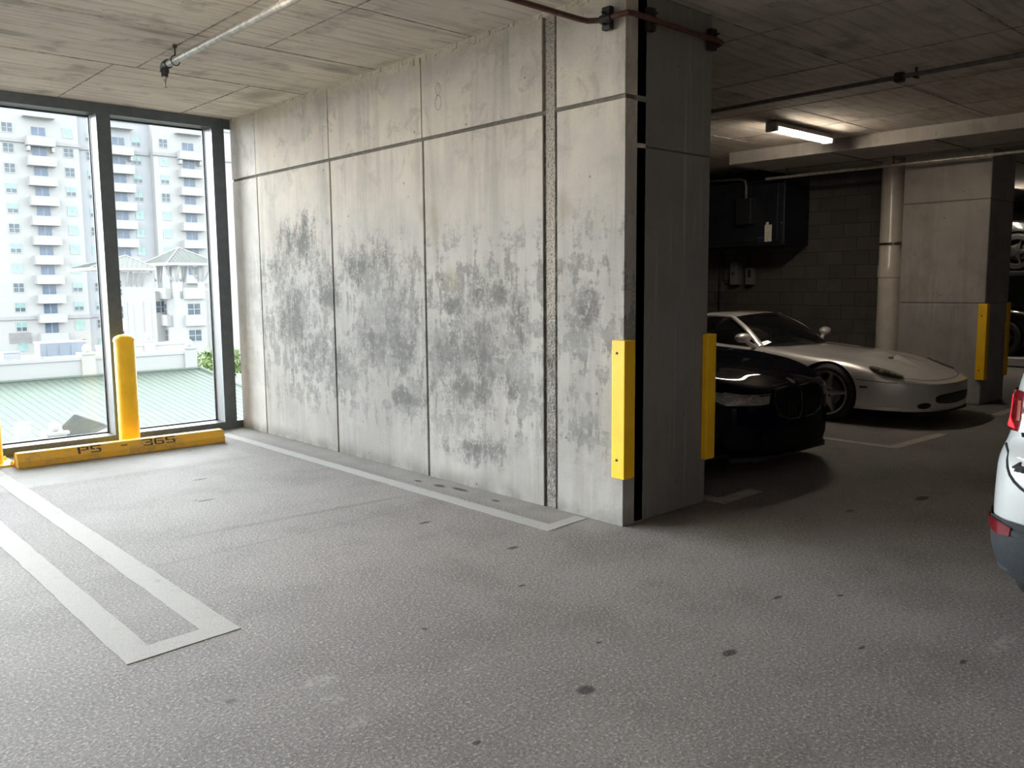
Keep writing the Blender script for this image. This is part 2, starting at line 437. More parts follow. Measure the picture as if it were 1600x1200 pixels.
M['yellow'] = plain('yellow_enamel', (.96, .56, .010), .5, var=.07, sc=5, bump=.05)
M['yellow_dirty'] = None
M['alu'] = plain('dark_anodised', (.095, .112, .128), .42, .2, .1, 14)
M['alu_side'] = plain('window_frame_grey', (.10, .10, .10), .5, .0, .06, 10)
M['gasket'] = plain('gasket', (.02, .021, .023), .6, 0, .1)
M['pane'] = glass('window_glass', (.97, .99, .985), 1.0, .02, 1.22)
M['galv'] = plain('galvanised_pipe', (.42, .39, .35), .42, .55, .25, 22)
M['iron'] = plain('black_iron', (.035, .032, .03), .5, .4, .3, 25)
M['rust'] = plain('rust_primer_pipe', (.11, .042, .028), .5, .1, .3, 25)
M['brass'] = plain('nozzle_metal', (.35, .30, .26), .35, .8, .2, 40)
M['pvc'] = plain('cream_pvc', (.60, .55, .47), .28, 0, .06, 6, .5, .3)
M['steelgrey'] = plain('grey_conduit', (.19, .18, .17), .45, .5, .15, 18)
M['cabinet'] = plain('blue_black_cabinet', (.010, .011, .016), .45, .1, .3, 6)
M['black'] = plain('black_plastic', (.012, .012, .013), .5, 0, .2, 20)
M['pitch'] = plain('pitch_black', (.003, .003, .0035), .6, 0, .2, 20, .15)
M['boxgrey'] = plain('grey_box', (.17, .165, .155), .5, .2, .15, 18)
M['paper'] = plain('paper_tag', (.62, .58, .50), .8, 0, .1, 30)
M['bluelabel'] = plain('blue_label', (.03, .04, .18), .5)
M['lamp_body'] = plain('lamp_body', (.35, .33, .30), .5)
M['tube'] = emit('lamp_tube', (1.0, .89, .77), 120.0)
M['lens'] = glass('lamp_lens', (.97, .96, .93), .96, .08)
# cars
M['silver'] = car_paint('silver_paint', (.74, .715, .69), .45, .36)
M['navy'] = car_paint('navy_paint', (.003, .0035, .012), 0, .5, True, .28)
_b = M['navy'].node_tree.nodes['Principled BSDF']; _b.inputs['IOR'].default_value = 1.02; _b.inputs['Coat IOR'].default_value = 1.4; _b.inputs['Coat Roughness'].default_value = .02
M['white_paint'] = car_paint('white_paint', (.40, .415, .415), 0, .4, False)
M['blackpaint'] = car_paint('black_car_paint', (.004, .004, .005), .1, .3)
M['carglass'] = glass('tinted_car_glass', (.42, .44, .43), .55)
M['rubber'] = plain('tyre_rubber', (.018, .018, .018), .75, 0, .2, 30)
M['alloy'] = plain('alloy_rim', (.52, .50, .47), .32, .8, .06, 12)
M['chrome'] = plain('chrome', (.75, .75, .76), .12, 1.0, .03, 8)
M['interior'] = plain('black_leather', (.012, .011, .011), .6, 0, .2, 20)
M['lampglass'] = glass('headlight_glass', (.75, .74, .70), .85)
M['lampdark'] = plain('headlight_bowl', (.20, .19, .17), .3, .6, .2, 20)
M['amberlens'] = plain('marker_lens', (.20, .045, .025), .3, 0, .1, 20, coat=.5)
M['redlens'] = plain('red_lens', (.10, .004, .008), .15, 0, .1, 20, coat=1)
M['redglow'] = emit('lit_tail_lamp', (1.0, .025, .035), 1.6)
M['bumper'] = plain('charcoal_bumper', (.026, .029, .033), .7, 0, .1, 60, .15, bump=.1)
M['seam'] = plain('panel_gap', (.012, .012, .012), .7)
M['badgeyellow'] = plain('badge_yellow', (.62, .42, .03), .4, 0, .05)
# outside
M['stucco'] = plain('white_stucco', (.43, .428, .422), .9, 0, .03, .3)
M['stucco_cool'] = plain('grey_white_stucco', (.41, .42, .445), .9, 0, .03, .3)
M['stucco_trim'] = plain('white_trim', (.43, .43, .425), .9, 0, .02, .3)
M['cornice'] = plain('grey_cornice', (.36, .36, .37), .9, 0, .05, .5)
M['teal'] = plain('teal_pane', (.27, .43, .41), .12, 0, .15, .8)
M['greypane'] = plain('grey_pane', (.095, .125, .15), .12, 0, .25, .8)
M['bluepane'] = plain('blue_pane', (.11, .15, .215), .12, 0, .2, .8)
M['roofgreen'] = plain('pale_green_metal', (.165, .20, .172), .8, 0, .05, .25, .05)
M['roofseam'] = plain('roof_seam', (.13, .145, .13), .7)
M['roofwhite'] = plain('pale_metal_roof', (.19, .20, .188), .8, 0, .04, .4, .05)
M['hvac'] = plain('hvac_grey_blue', (.19, .22, .26), .6, .1, .08, .8)
M['louvre'] = plain('louvre_grey', (.3, .29, .3), .7, 0, .1, 2)
M['leaf'] = plain('leaves', (.12, .18, .05), .7, 0, .4, 1.5)
M['trunk'] = plain('bark', (.09, .07, .05), .9)
M['street'] = plain('street_ground', (.14, .145, .13), .9, 0, .1, .1)
def yellow_worn():
    g = G('weathered_yellow')
    n = g.noise(7, 6, .65); f = g.noise(60, 4, .65)
    c = g.mix(g.step(n, .35, .7), (.82, .46, .045), (.74, .44, .09))
    c = g.mix(g.m('MULTIPLY', g.step(g.m('ADD', n, g.m('MULTIPLY', f, .5)), .74, .92), .6), c, (.42, .27, .10))
    g.bump(f, .2, .005)
    return g.done(c, .6, spec=.3)
M['yellow_dirty'] = yellow_worn()
M['pencil'] = plain('pencil_grey', (.20, .185, .16), .9, var=.3, sc=40)
M['stencil'] = plain('stencil_paint', (.045, .045, .05), .7, 0, .3, 30)

# ------------------------------------------------------------------ SETTING
H = 3.325           # soffit height
HD = 3.163          # underside of the thickened slab
def struct(o): o['kind'] = 'structure'; return o

mb = MB(); mb.box(-10.5, 24, -6.5, 9.3, -.25, 0)
struct(mb.build('floor', M['floor']))

mb = MB(); mb.box(-10.5, 24, -6.5, 9.3, H, H + .3)
def strip(x0, x1, y0, y1, z=H, d=.003): mb.box(x0, x1, y0, y1, z - d, z + .01, 1)
for y in (7.30, 6.10, 4.85, 3.6, 2.35, 1.1): strip(-2.4, 4.1, y - .006, y + .006)
strip(2.585, 2.597, 5.0, 7.3); strip(2.41, 2.422, 7.3, 8.85); strip(1.2, 1.212, 3.0, 6.1); strip(3.56, 3.572, 7.3, 8.85); strip(3.1, 3.112, 3.2, 6.1)
for x in (5.6, 6.85, 8.1, 9.35): strip(x - .006, x + .006, -2, 8.9)
for y in (6.1, 4.65, 3.45, 2.2): strip(5, 10.3, y - .005, y + .005)
strip(-2.4, 10.3, -.11, -.1)
struct(mb.build('ceiling', [M['ceil'], M['ceil_joint']], merge=0))
mb = MB(); mb.bbox(10.3, 24, -6.4, 6.77, HD, H + .05, .012)
for y in (5.3, 4.05, 2.8): mb.box(10.32, 24, y - .006, y + .006, HD - .005, HD + .01, 1)
mb.box(11.3, 11.312, -6, 6.7, HD - .005, HD + .01, 1)
struct(mb.build('ceiling_drop', [M['pillar'], M['joint']], merge=0))

# main concrete wall between the bays, real recessed form joints
mb = MB()
XF = 4.1
mb.box(XF + .014, 4.985, 3.442, 8.9, 0, H, 1)
yj = [(3.43, 4.012), (4.036, 4.128), (4.146, 5.468), (5.492, 6.872), (6.896, 8.318), (8.336, 8.9)]
for k, (a, b) in enumerate(yj):
    dx = .010 if k == 1 else 0
    hi = 2.672 if k != 1 else 2.685
    mi_ = 3 if k == 1 else 0
    mb.bbox(XF + dx, 4.3, a, b, 0, hi, .004, mi_)
    ua = a - (.010 if k in (3,) else 0); ub = b
    mb.bbox(XF + dx - (.003 if k != 1 else 0), 4.3, a, b + (.012 if k in (2, 3, 4) else 0), hi + (.026 if k != 1 else 0), H, .004, mi_)
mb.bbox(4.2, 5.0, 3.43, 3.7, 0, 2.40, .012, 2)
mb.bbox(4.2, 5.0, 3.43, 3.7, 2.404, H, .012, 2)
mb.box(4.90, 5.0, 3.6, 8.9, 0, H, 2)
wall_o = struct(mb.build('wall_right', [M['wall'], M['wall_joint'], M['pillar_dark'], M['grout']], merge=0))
mb = MB()          # pencilled figure on the upper lift
cy_, cz_ = 5.27, 2.985
mb.tube([(XF - .0015, cy_ - .038 * math.cos(a) * .8, cz_ + .045 + .045 * math.sin(a)) for a in np.linspace(-PI / 2, 1.5 * PI, 22)], .003, 5)
mb.tube([(XF - .0015, cy_ - .045 * math.cos(a) * .8, cz_ - .055 + .055 * math.sin(a)) for a in np.linspace(PI / 2, -1.5 * PI, 22)], .003, 5)
mb.build('pencil_mark', M['pencil'], wall_o, merge=0)
# grout ribbon where the wall meets the soffit: rough, broken edge
mb = MB(); random.seed(3)
y = 3.45
while y < 8.88:
    d = random.uniform(.02, .07); h = random.uniform(.008, .05) * (1.6 if 4.6 < y < 5.8 else .8)
    mb.bbox(XF - random.uniform(.002, .014), XF + .05, y, y + d, H - h, H + .005, .004)
    y += d * .85
struct(mb.build('trim_1', M['wall'], merge=0))

# far pillar and block wall
mb = MB()
for a, b in ((0, 1.268), (1.272, 2.55), (2.553, HD)):
    mb.bbox(11.45, 12.28, 3.80, 4.86, a, b, .014)
struct(mb.build('wall_far', [M['pillar'], M['joint']], merge=0))
mb = MB(); mb.box(12.15, 12.28, 4.80, 9.0, 0, H)
struct(mb.build('wall_block', M['block']))
mb = MB(); mb.box(4.95, 24, 8.9, 9.2, 0, H); struct(mb.build('wall_outer', M['block']))
mb = MB(); mb.box(-10.5, 24, -6.5, -6.3, 0, H); struct(mb.build('wall_back', M['pillar']))
mb = MB(); mb.box(-10.5, -10.3, -6.5, 9.2, 0, H); struct(mb.build('wall_left', M['pillar']))
mb = MB(); mb.box(23.8, 24, -6.5, 9.2, 0, H); struct(mb.build('wall_end', M['pillar']))
mb = MB(); mb.box(-3.27, -2.4, 3.43, 4.6, 0, H); struct(mb.build('column_1', M['pillar']))

# windows: each framed bay of glazing with its own mullion and pane
def window(n, xm0, xm1, xe=None, hidden=False):
    """frame: mullion xm0..xm1 on the right, pane from xe to xm0"""
    mb = MB()
    yi, yo = 8.88, 9.14
    mb.box(xm0, xm1, yi, yi + .03, .0, H, 0)
    mb.box(xm0 + .004, xm1 - .004, yi + .03, yo, .05, H - .02, 1)
    mb.box(xe, xm0, yi, yi + .03, 0.0, .085, 0); mb.box(xe, xm0, yi + .03, yo, .005, .083, 1)
    mb.box(xe, xm0, yi, yi + .03, 3.225, H, 0); mb.box(xe, xm0, yi + .03, yo, 3.228, H, 1)
    # gasket round the glass
    g = .012
    mb.box(xm0 - g, xm0, 9.09, 9.11, .085, 3.225, 2); mb.box(xe, xe + g, 9.09, 9.11, .085, 3.225, 2)
    mb.box(xe, xm0, 9.09, 9.11, .083, .083 + g, 2); mb.box(xe, xm0, 9.09, 9.11, 3.226 - g, 3.226, 2)
    o = struct(mb.build('window_%d' % n, [M['alu'], M['alu_side'], M['gasket']], merge=0))
    mb = MB(); mb.box(xe + .005, xm0 - .005, 9.097, 9.103, .087, 3.222)
    p = mb.build('glass_pane', M['pane'], o)
    return o
window(1, 3.885, 4.02, 2.875)
window(2, 2.745, 2.875, 1.72)
window(3, 1.59, 1.72, .57)
window(4, .44, .57, -.58)
window(5, -.71, -.58, -3.4)
window(6, -3.53, -3.40, -6.4); window(7, -6.53, -6.4, -10.2)
mb = MB(); mb.box(4.02, 4.105, 8.90, 8.93, 0, .085); mb.box(4.02, 4.105, 8.90, 8.93, 3.225, H); mb.box(4.02, 4.105, 9.097, 9.103, .085, 3.225, 1)
struct(mb.build('window_8', [M['alu'], M['pane']], merge=0))

# ------------------------------------------------------------------ floor markings
def marking(name, polys, mat, label, group=None):
    mb = MB()
    for poly in polys:
        # walk the outline with small irregular steps so the edge looks brushed
        pts = []
        n = len(poly)
        for i in range(n):
            a, b = Vector(poly[i]), Vector(poly[(i + 1) % n]); L = (b - a).length
            k = max(2, int(L / .12)); t = (b - a).normalized(); nn = Vector((-t.y, t.x))
            for q in range(k):
                pts.append(a + t * (L * q / k) + nn * (random.uniform(-.004, .004) if q else 0))
        mb.prism([(p.x, p.y) for p in pts], 'z', .0004, .003)
    c = polys[0][0]
    o = mb.build(name, mat, None, origin=(c[0], c[1], 0), merge=0)
    return tag(o, label, 'floor marking', group)
marking('stall_line', [[(3.685, 3.69), (4.075, 3.72), (4.075, 3.82), (3.80, 3.80), (3.80, 8.62), (3.70, 8.62)]], M['line'], 'white painted stall line with a short foot, running along the concrete wall')
marking('stall_line', [[(1.085, 3.555), (1.595, 3.585), (1.595, 8.4), (1.465, 8.4), (1.455, 3.70), (1.215, 3.69), (1.215, 8.4), (1.085, 8.4)]], M['line'], 'wide white U-shaped stall divider of two parallel lines in the left foreground')
marking('stall_line', [[(7.89, 3.31), (9.0, 3.27), (9.0, 3.37), (7.99, 3.42), (7.99, 8.4), (7.89, 8.4)]], M['line_old'], 'faded white L-shaped stall line between the navy and silver cars')
marking('stall_line', [[(5.05, 3.30), (5.56, 3.30), (5.56, 3.42), (5.17, 3.42), (5.17, 8.4), (5.05, 8.4)]], M['line_old'], 'short worn white stall line at the foot of the near pillar, beside the navy car')
marking('stall_line', [[(10.7, 3.32), (12.9, 3.32), (12.9, 3.43), (10.7, 3.43)]], M['line_old'], 'faint white stall end line in front of the far pillar')

# ------------------------------------------------------------------ wheel stop with stencilled number
YS = 8.175
ws = thing('wheel_stop', 'weathered yellow concrete wheel stop stencilled PS - 365 in front of the window', 'wheel stop', (2.64, YS + .085, 0), math.radians(-1.6))
mb = MB()
prof = [(-.085, 0), (-.085, .058), (-.045, .128), (.05, .128), (.085, .06), (.085, 0)]
mb.prism(prof, 'x', -.92, .92)
o = mb.build('body', M['yellow_dirty'], ws, local=True)
bv = o.modifiers.new('bevel', 'BEVEL'); bv.width = .008; bv.segments = 2
# stencil glyphs as strokes on a 5 x 7 field, bridges left open
GL = {'P': [(0, 0, 1, 7), (1.4, 6, 3.4, 7), (1.4, 3, 3.4, 4), (3.6, 3.3, 4.6, 6.7)],
      'S': [(.2, 6, 4.6, 7), (0, 3.9, 1, 5.8), (.4, 3, 2.0, 4), (2.5, 3, 4.4, 4), (3.6, 1.2, 4.6, 3.0), (0, 0, 4.4, 1)],
      '5': [(.2, 6, 4.6, 7), (0, 3.9, 1, 5.8), (.4, 3, 2.0, 4), (2.5, 3, 4.4, 4), (3.6, 1.2, 4.6, 3.0), (0, 0, 4.4, 1)],
      '3': [(0, 6, 4.4, 7), (3.6, 4.2, 4.6, 6.0), (1.2, 3, 4.0, 4), (3.6, 1.0, 4.6, 2.8), (0, 0, 4.4, 1)],
      '6': [(.6, 6, 4.2, 7), (0, .6, 1, 6.0), (1.4, 3.1, 4.2, 4.1), (3.6, 1.0, 4.6, 3.0), (.8, 0, 4.2, 1)],
      '-': [(0.6, 3, 3.6, 4)]}
def stencil(ch, x0):
    mb = MB(); sx = .0195; sz = .0094
    dy, dz = .040, .070; L = math.hypot(dy, dz); ty, tz = dy / L, dz / L; ny, nz = -tz, ty
    for a, b, c, d in GL[ch]:
        vs = []
        for (px, pq) in ((a, b), (c, b), (c, d), (a, d)):
            q = .009 + pq * sz; x = x0 + px * sx
            for e in (.0006, .0022): vs.append((x, -.085 + ty * q + ny * e, .058 + tz * q + nz * e))
        mb.add(vs, [(0, 2, 4, 6), (1, 7, 5, 3), (0, 1, 3, 2), (2, 3, 5, 4), (4, 5, 7, 6), (6, 7, 1, 0)])
    return mb.build('stencil_mark', M['stencil'], ws, local=True, merge=0)
for ch, xx in (('P', 2.205), ('S', 2.31), ('-', 2.56), ('3', 2.77), ('6', 2.875), ('5', 2.98)): stencil(ch, xx - 2.64)

# ------------------------------------------------------------------ bollards
def bollard(loc, label):
    b = thing('bollard', label, 'bollard', loc, 0, 'yellow bollards by the glazing')
    mb = MB(); mb.lathe([(.094, .012), (.094, 1.045), (.089, 1.055)], seg=32); mb.build('post', M['yellow'], b, True, local=True)
    mb = MB(); mb.lathe([(.099, 1.040), (.099, 1.062), (.085, 1.085), (.045, 1.105), (.0, 1.112)], seg=32); mb.build('cap', M['yellow'], b, True, local=True)
    mb = MB(); mb.bbox(-.17, .17, -.17, .17, 0, .016, .003); mb.build('base_plate', M['yellow'], b, local=True)
    for sx in (-1, 1):
        for sy in (-1, 1):
            mb = MB(); mb.lathe([(.018, .016), (.018, .03), (.009, .03), (.009, .045), (0, .047)], (sx * .135, sy * .135, 0), seg=8)
            mb.build('anchor_bolt', M['yellow'], b, local=True)
    return b
bollard((2.76, 8.52, 0), 'yellow steel bollard with domed cap standing behind the wheel stop')
bollard((1.585, 8.55, 0), 'yellow steel bollard at the left edge of the photo, base plate showing')

# ------------------------------------------------------------------ corner guards
def guard(name_label, cx, cy, sx, z0=.32, z1=1.20, d=.045, w=.105):
    """angle guard on the corner (cx, cy); sx = -1 left corner, +1 right corner; pillar body lies towards +Y and -sx"""
    g = thing('corner_guard', name_label, 'corner guard', (cx, cy, z0))
    mb = MB()
    a, b = (-d, w) if sx < 0 else (-w, d)
    # front leg and side leg, mitred at the corner
    ox = -sx
    P = [(sx * d, -d), (-sx * (w - d), -d), (-sx * (w - d), -.001), (sx * .001, -.001), (sx * .001, w - d), (sx * d, w - d)]
    mb.prism(P, 'z', 0, z1 - z0)
    o = mb.build('angle', M['yellow'], g, local=True)
    bv = o.modifiers.new('bevel', 'BEVEL'); bv.width = .005; bv.segments = 2
    for z in (.12, .80):
        mb = MB(); mb.lathe([(.009, 0), (.009, .003), (.005, .004)], (sx * d, .018, z), 'x', 10)
        q = mb.build('bolt', M['iron'], g, local=True)
        if sx < 0:
            for v in q.data.vertices: v.co.x = sx * d - (v.co.x - sx * d)
    return g
guard('yellow corner guard on the near pillar corner beside the sunlit concrete wall', 4.1, 3.43, -1)
guard('yellow corner guard on the near pillar corner in front of the navy car', 5.0, 3.43, 1)
guard('yellow corner guard on the far pillar corner behind the silver car nose', 11.45, 3.80, -1, .32, 1.27, .045, .105)
guard('thin yellow corner guard on the far pillar edge at the right of the photo', 12.28, 3.80, 1, .32, 1.27, .03, .09)

# ------------------------------------------------------------------ pipes
def arc(c, r, a0, a1, n, f): return [f(c, r, a0 + (a1 - a0) * k / n) for k in range(n + 1)]
p = thing('sprinkler_pipe', 'galvanised ceiling pipe ending in a sprinkler nozzle above the parking stall', 'pipe', (2.57, 6.55, 3.2))
mb = MB(); mb.tube([(2.57, 6.62, 3.215), (2.57, -2.0, 3.215)], .026, 14); mb.build('pipe', M['galv'], p, True)
mb = MB(); mb.tube([(2.57, 6.57, 3.215), (2.57, 6.63, 3.215), (2.57, 6.655, 3.20), (2.57, 6.66, 3.165)], .034, 12); mb.tube([(2.57, 6.66, 3.17), (2.57, 6.66, 3.135)], .026, 12)
mb.build('elbow', M['iron'], p, True)
mb = MB(); mb.lathe([(.018, 3.135), (.012, 3.11), (.014, 3.105), (.007, 3.09), (.006, 3.06), (.016, 3.058), (.016, 3.052), (0, 3.05)], (2.57, 6.66, 0), seg=10); mb.build('nozzle', M['brass'], p, True)
for yy in (6.44, 3.9):
    mb = MB()
    mb.tube([(2.57 + .033 * math.cos(a), yy, 3.212 + .036 * math.sin(a)) for a in np.linspace(0, 2 * PI, 17)], .004, 6, cap=False)
    mb.tube([(2.57, yy, 3.248), (2.57, yy, H)], .006, 8); mb.lathe([(.016, 3.30), (.016, H)], (2.57, yy, 0), seg=8)
    mb.build('hanger', M['iron'], p)

p = thing('branch_pipe', 'dark rusty pipe crossing the corner and wrapping round the near pillar top', 'pipe', (4.1, 3.43, 3.14))
mb = MB()
pth = [(1.2, 3.66, 3.145), (3.93, 3.66, 3.145), (4.0, 3.65, 3.145), (4.045, 3.60, 3.145), (4.05, 3.5, 3.145), (4.05, 3.43, 3.145), (4.06, 3.385, 3.145), (4.10, 3.37, 3.145), (4.9, 3.37, 3.145), (4.99, 3.37, 3.145), (5.04, 3.385, 3.145), (5.06, 3.43, 3.145), (5.06, 3.55, 3.145)]
mb.tube(pth, .017, 10); mb.build('pipe', M['rust'], p, True)
mb = MB()
mb.tube([(4.05, 3.585, 3.145), (4.05, 3.50, 3.145)], .026, 10); mb.build('coupling', M['iron'], p, True)
mb = MB(); mb.tube([(3.12, 3.66, 3.145), (3.17, 3.66, 3.145)], .024, 10); mb.build('coupling', M['iron'], p, True)
def pclamp(x, y, dx, dy):
    mb = MB()
    mb.bbox(x - .02 - abs(dy) * .012, x + .02 + abs(dy) * .012, y - .02 - abs(dx) * .012, y + .02 + abs(dx) * .012, 3.08, 3.215, .004)
    mb.tube([(x - dx * .03, y - dy * .03, 3.175), (x + dx * .055, y + dy * .055, 3.175)], .007, 8); mb.tube([(x - dx * .03, y - dy * .03, 3.11), (x + dx * .055, y + dy * .055, 3.11)], .007, 8)
    mb.build('clamp', M['iron'], p)
pclamp(4.065, 3.545, -1, 0); pclamp(4.28, 3.39, 0, -1); pclamp(4.93, 3.39, 0, -1)

p = thing('conduit', 'dark conduit on hangers under the ceiling, passing above the fluorescent light', 'pipe', (7.45, 3.4, 3.27))
mb = MB(); mb.tube([(7.45, 8.8, 3.268), (7.45, -3, 3.268)], .02, 12); mb.build('pipe', M['steelgrey'], p, True)
mb = MB(); mb.bbox(7.415, 7.485, 3.20, 3.275, 3.225, 3.305, .012); mb.build('coupling', M['iron'], p)
for yy in (3.10, 6.0):
    mb = MB(); mb.tube([(7.45, yy, 3.24), (7.45, yy, H)], .012, 8); mb.bbox(7.42, 7.48, yy - .015, yy + .015, 3.235, 3.25, .003); mb.build('hanger', M['iron'], p)
p = thing('thin_conduit', 'thin bright conduit running below the thick slab edge towards the far pillar', 'pipe', (11.2, 6.7, 3.04))
mb = MB(); mb.tube([(11.2, 6.73, 3.04), (11.2, -3, 3.04)], .02, 12); mb.build('pipe', M['galv'], p, True)
for yy in (6.4, 4.9):
    mb = MB(); mb.tube([(11.2, yy, 3.03), (11.2, yy, HD)], .008, 8); mb.build('hanger', M['iron'], p)

p = thing('drain_pipe', 'wide cream plastic drain pipe with a steel strap beside the far pillar', 'pipe', (11.78, 5.12, 0))
mb = MB(); mb.lathe([(.165, 0), (.165, 1.60), (.175, 1.61), (.175, 1.76), (.165, 1.78), (.165, HD)], (11.78, 5.12, 0), seg=36); mb.build('pipe', M['pvc'], p, True)
mb = MB(); mb.lathe([(.169, 2.04), (.171, 2.04), (.171, 2.075), (.169, 2.075)], (11.78, 5.12, 0), seg=36); mb.bbox(11.60, 11.625, 4.93, 4.99, 2.035, 2.08, .004); mb.box(11.94, 12.148, 5.1, 5.14, 2.04, 2.075)
mb.build('strap', M['chrome'], p)

# ------------------------------------------------------------------ electrical gear on the block wall
c = thing('electrical_cabinet', 'large blue-black electrical cabinet high on the block wall', 'cabinet', (12.15, 7.3, 2.1))
mb = MB(); mb.bbox(11.44, 12.16, 6.56, 8.6, 2.10, 3.06, .01); mb.build('body', M['cabinet'], c)
mb = MB(); mb.bbox(11.42, 11.45, 6.66, 8.5, 2.16, 3.0, .006); mb.build('door', M['cabinet'], c)
mb = MB(); mb.bbox(11.28, 11.43, 7.02, 7.28, 2.42, 2.80, .012); mb.build('switch_box', M['black'], c)
mb = MB(); mb.tube([(11.35, 7.15, 2.80), (11.35, 7.15, 2.98), (11.35, 7.17, 3.06), (11.36, 7.26, 3.10), (11.45, 8.0, 3.14)], .018, 8); mb.build('conduit', M['steelgrey'], c, True)
mb = MB(); mb.box(11.412, 11.418, 6.745, 6.86, 2.155, 2.40); mb.box(11.412, 11.418, 6.80, 6.84, 2.40, 2.44); mb.build('paper_tag', M['paper'], c)
mb = MB(); mb.box(11.412, 11.418, 6.88, 6.98, 2.15, 2.165); mb.box(11.412, 11.418, 6.88, 6.98, 2.20, 2.22); mb.build('label_plate', M['bluelabel'], c)
for yy, zz in ((6.60, 2.98), (6.60, 2.70), (6.60, 2.42), (6.60, 2.16)):
    mb = MB(); mb.lathe([(.014, 11.43), (.010, 11.424), (0, 11.423)][::-1], (0, yy, zz), 'x', 8); mb.build('screw', M['chrome'], c)
b = thing('junction_box', 'small grey steel junction box on the block wall below the cabinet', 'junction box', (12.15, 7.76, 1.5))
mb = MB(); mb.bbox(12.02, 12.16, 7.70, 7.84, 1.52, 1.88, .008); mb.build('body', M['boxgrey'], b)
mb = MB(); mb.bbox(12.0, 12.02, 7.745, 7.795, 1.68, 1.72, .004); mb.build('latch', M['chrome'], b)
mb = MB(); mb.tube([(12.1, 7.77, 1.88), (12.1, 7.77, 2.10)], .012, 8); mb.build('conduit', M['iron'], b)
b = thing('junction_box', 'small grey switch box with a black lever, right of the junction box', 'junction box', (12.15, 7.5, 1.5))
mb = MB(); mb.bbox(12.03, 12.16, 7.45, 7.56, 1.52, 1.78, .008); mb.build('body', M['boxgrey'], b)
mb = MB(); mb.bbox(12.0, 12.04, 7.455, 7.495, 1.64, 1.76, .006); mb.build('lever', M['black'], b)
mb = MB(); mb.tube([(12.1, 7.52, 1.78), (12.1, 7.52, 2.10)], .012, 8); mb.build('conduit', M['iron'], b)
mb = MB(); mb.tube([(12.12, 8.09, 2.1), (12.12, 8.09, 0.0)], .016, 8); mb.tube([(12.12, 8.02, 2.1), (12.12, 8.02, 1.62), (12.12, 7.98, 1.55), (12.12, 7.84, 1.53)], .014, 8)
tag(mb.build('wall_conduit', M['iron'], None, True, origin=(12.12, 8.09, 0)), 'black conduit running down the block wall left of the boxes', 'pipe')

# ------------------------------------------------------------------ fluorescent lights
def lamp(loc, rot, label, group=None):
    l = thing('fluorescent_light', label, 'ceiling light', loc, rot, group)
    mb = MB(); mb.prism([(-.075, -.075), (.075, -.075), (.055, -.015), (-.055, -.015)], 'x', -.62, .62); mb.build('housing', M['lamp_body'], l, local=True)
    for s in (-1, 1):
        mb = MB(); mb.bbox(s * .635 - .03, s * .635 + .03, -.07, .07, -.125, -.02, .012); mb.build('end_cap', M['lamp_body'], l, local=True)
        mb = MB(); mb.tube([(-.59, s * .035, -.093), (.59, s * .035, -.093)], .016, 10); mb.build('tube', M['tube'], l, True, local=True)
        mb = MB(); mb.box(s * .4 - .02, s * .4 + .02, -.02, .02, -.016, 0); mb.build('bracket', M['lamp_body'], l, local=True)
    mb = MB()
    G_ = [[(x, .075 * math.cos(a), -.076 - .055 * math.sin(a)) for a in np.linspace(0, PI, 11)] for x in (-.61, .61)]
    mb.grid(G_); mb.build('lens', M['lens'], l, True, local=True)
    return l
lamp((9.25, 5.12, H), 0, 'lit fluorescent tube light on the ceiling above the silver car')
lamp((1.85, 4.5, H), 0, 'unseen fluorescent light added to brighten the empty stall')  # added lamp out of view, lifts the stall floor and wall
lamp((-1.5, 0.2, H), 0, 'unseen fluorescent light added over the aisle left of the camera')  # added out of view to brighten the near floor
lamp((-1.6, 5.2, H), 0, 'unseen fluorescent light added over the stall left of the photo')  # extra unseen lamp put in for more light on floor and wall
lamp((16.4, 5.35, HD), 0, 'second lit fluorescent light seen at the right edge beyond the far pillar')

# ------------------------------------------------------------------ car toolkit
def cr(P, sub, axis, first=None, last=None):
    """Catmull-Rom resample of array P along axis"""
    P = np.moveaxis(np.asarray(P, float), axis, 0)
    a = np.moveaxis(np.asarray(first), axis, 0) if first is not None else 2 * P[:1] - P[1:2]
    b = np.moveaxis(np.asarray(last), axis, 0) if last is not None else 2 * P[-1:] - P[-2:-1]
    Q = np.concatenate([a, P, b], 0); out = []
    for i in range(len(P) - 1):
        p0, p1, p2, p3 = Q[i], Q[i + 1], Q[i + 2], Q[i + 3]
        for k in range(sub):
            t = k / sub
            out.append(.5 * (2 * p1 + (p2 - p0) * t + (2 * p0 - 5 * p1 + 4 * p2 - p3) * t * t + (3 * p1 - p0 - 3 * p2 + p3) * t ** 3))
    out.append(P[-1])
    return np.moveaxis(np.array(out), 0, axis)

MIR = np.array([-1., 1, 1])
def shell(P, sc=5, sr=4):
    """P rows x cols x 3, half body with x >= 0; returns verts, quads of the whole body"""
    P = np.asarray(P, float)
    P = cr(P, sc, 1, P[:, 1:2] * MIR, P[:, -2:-1] * MIR)
    P = cr(P, sr, 0, P[1:2] * MIR, P[-2:-1] * MIR)
    P[..., 0] = np.maximum(P[..., 0], 0)
    R, C = P.shape[:2]
    V = np.concatenate([P.reshape(-1, 3), (P * MIR).reshape(-1, 3)])
    F = []
    for i in range(R - 1):
        for j in range(C - 1):
            a = (i * C + j, i * C + j + 1, (i + 1) * C + j + 1, (i + 1) * C + j)
            F.append(a); F.append(tuple(R * C + q for q in a[::-1]))
    return V, F

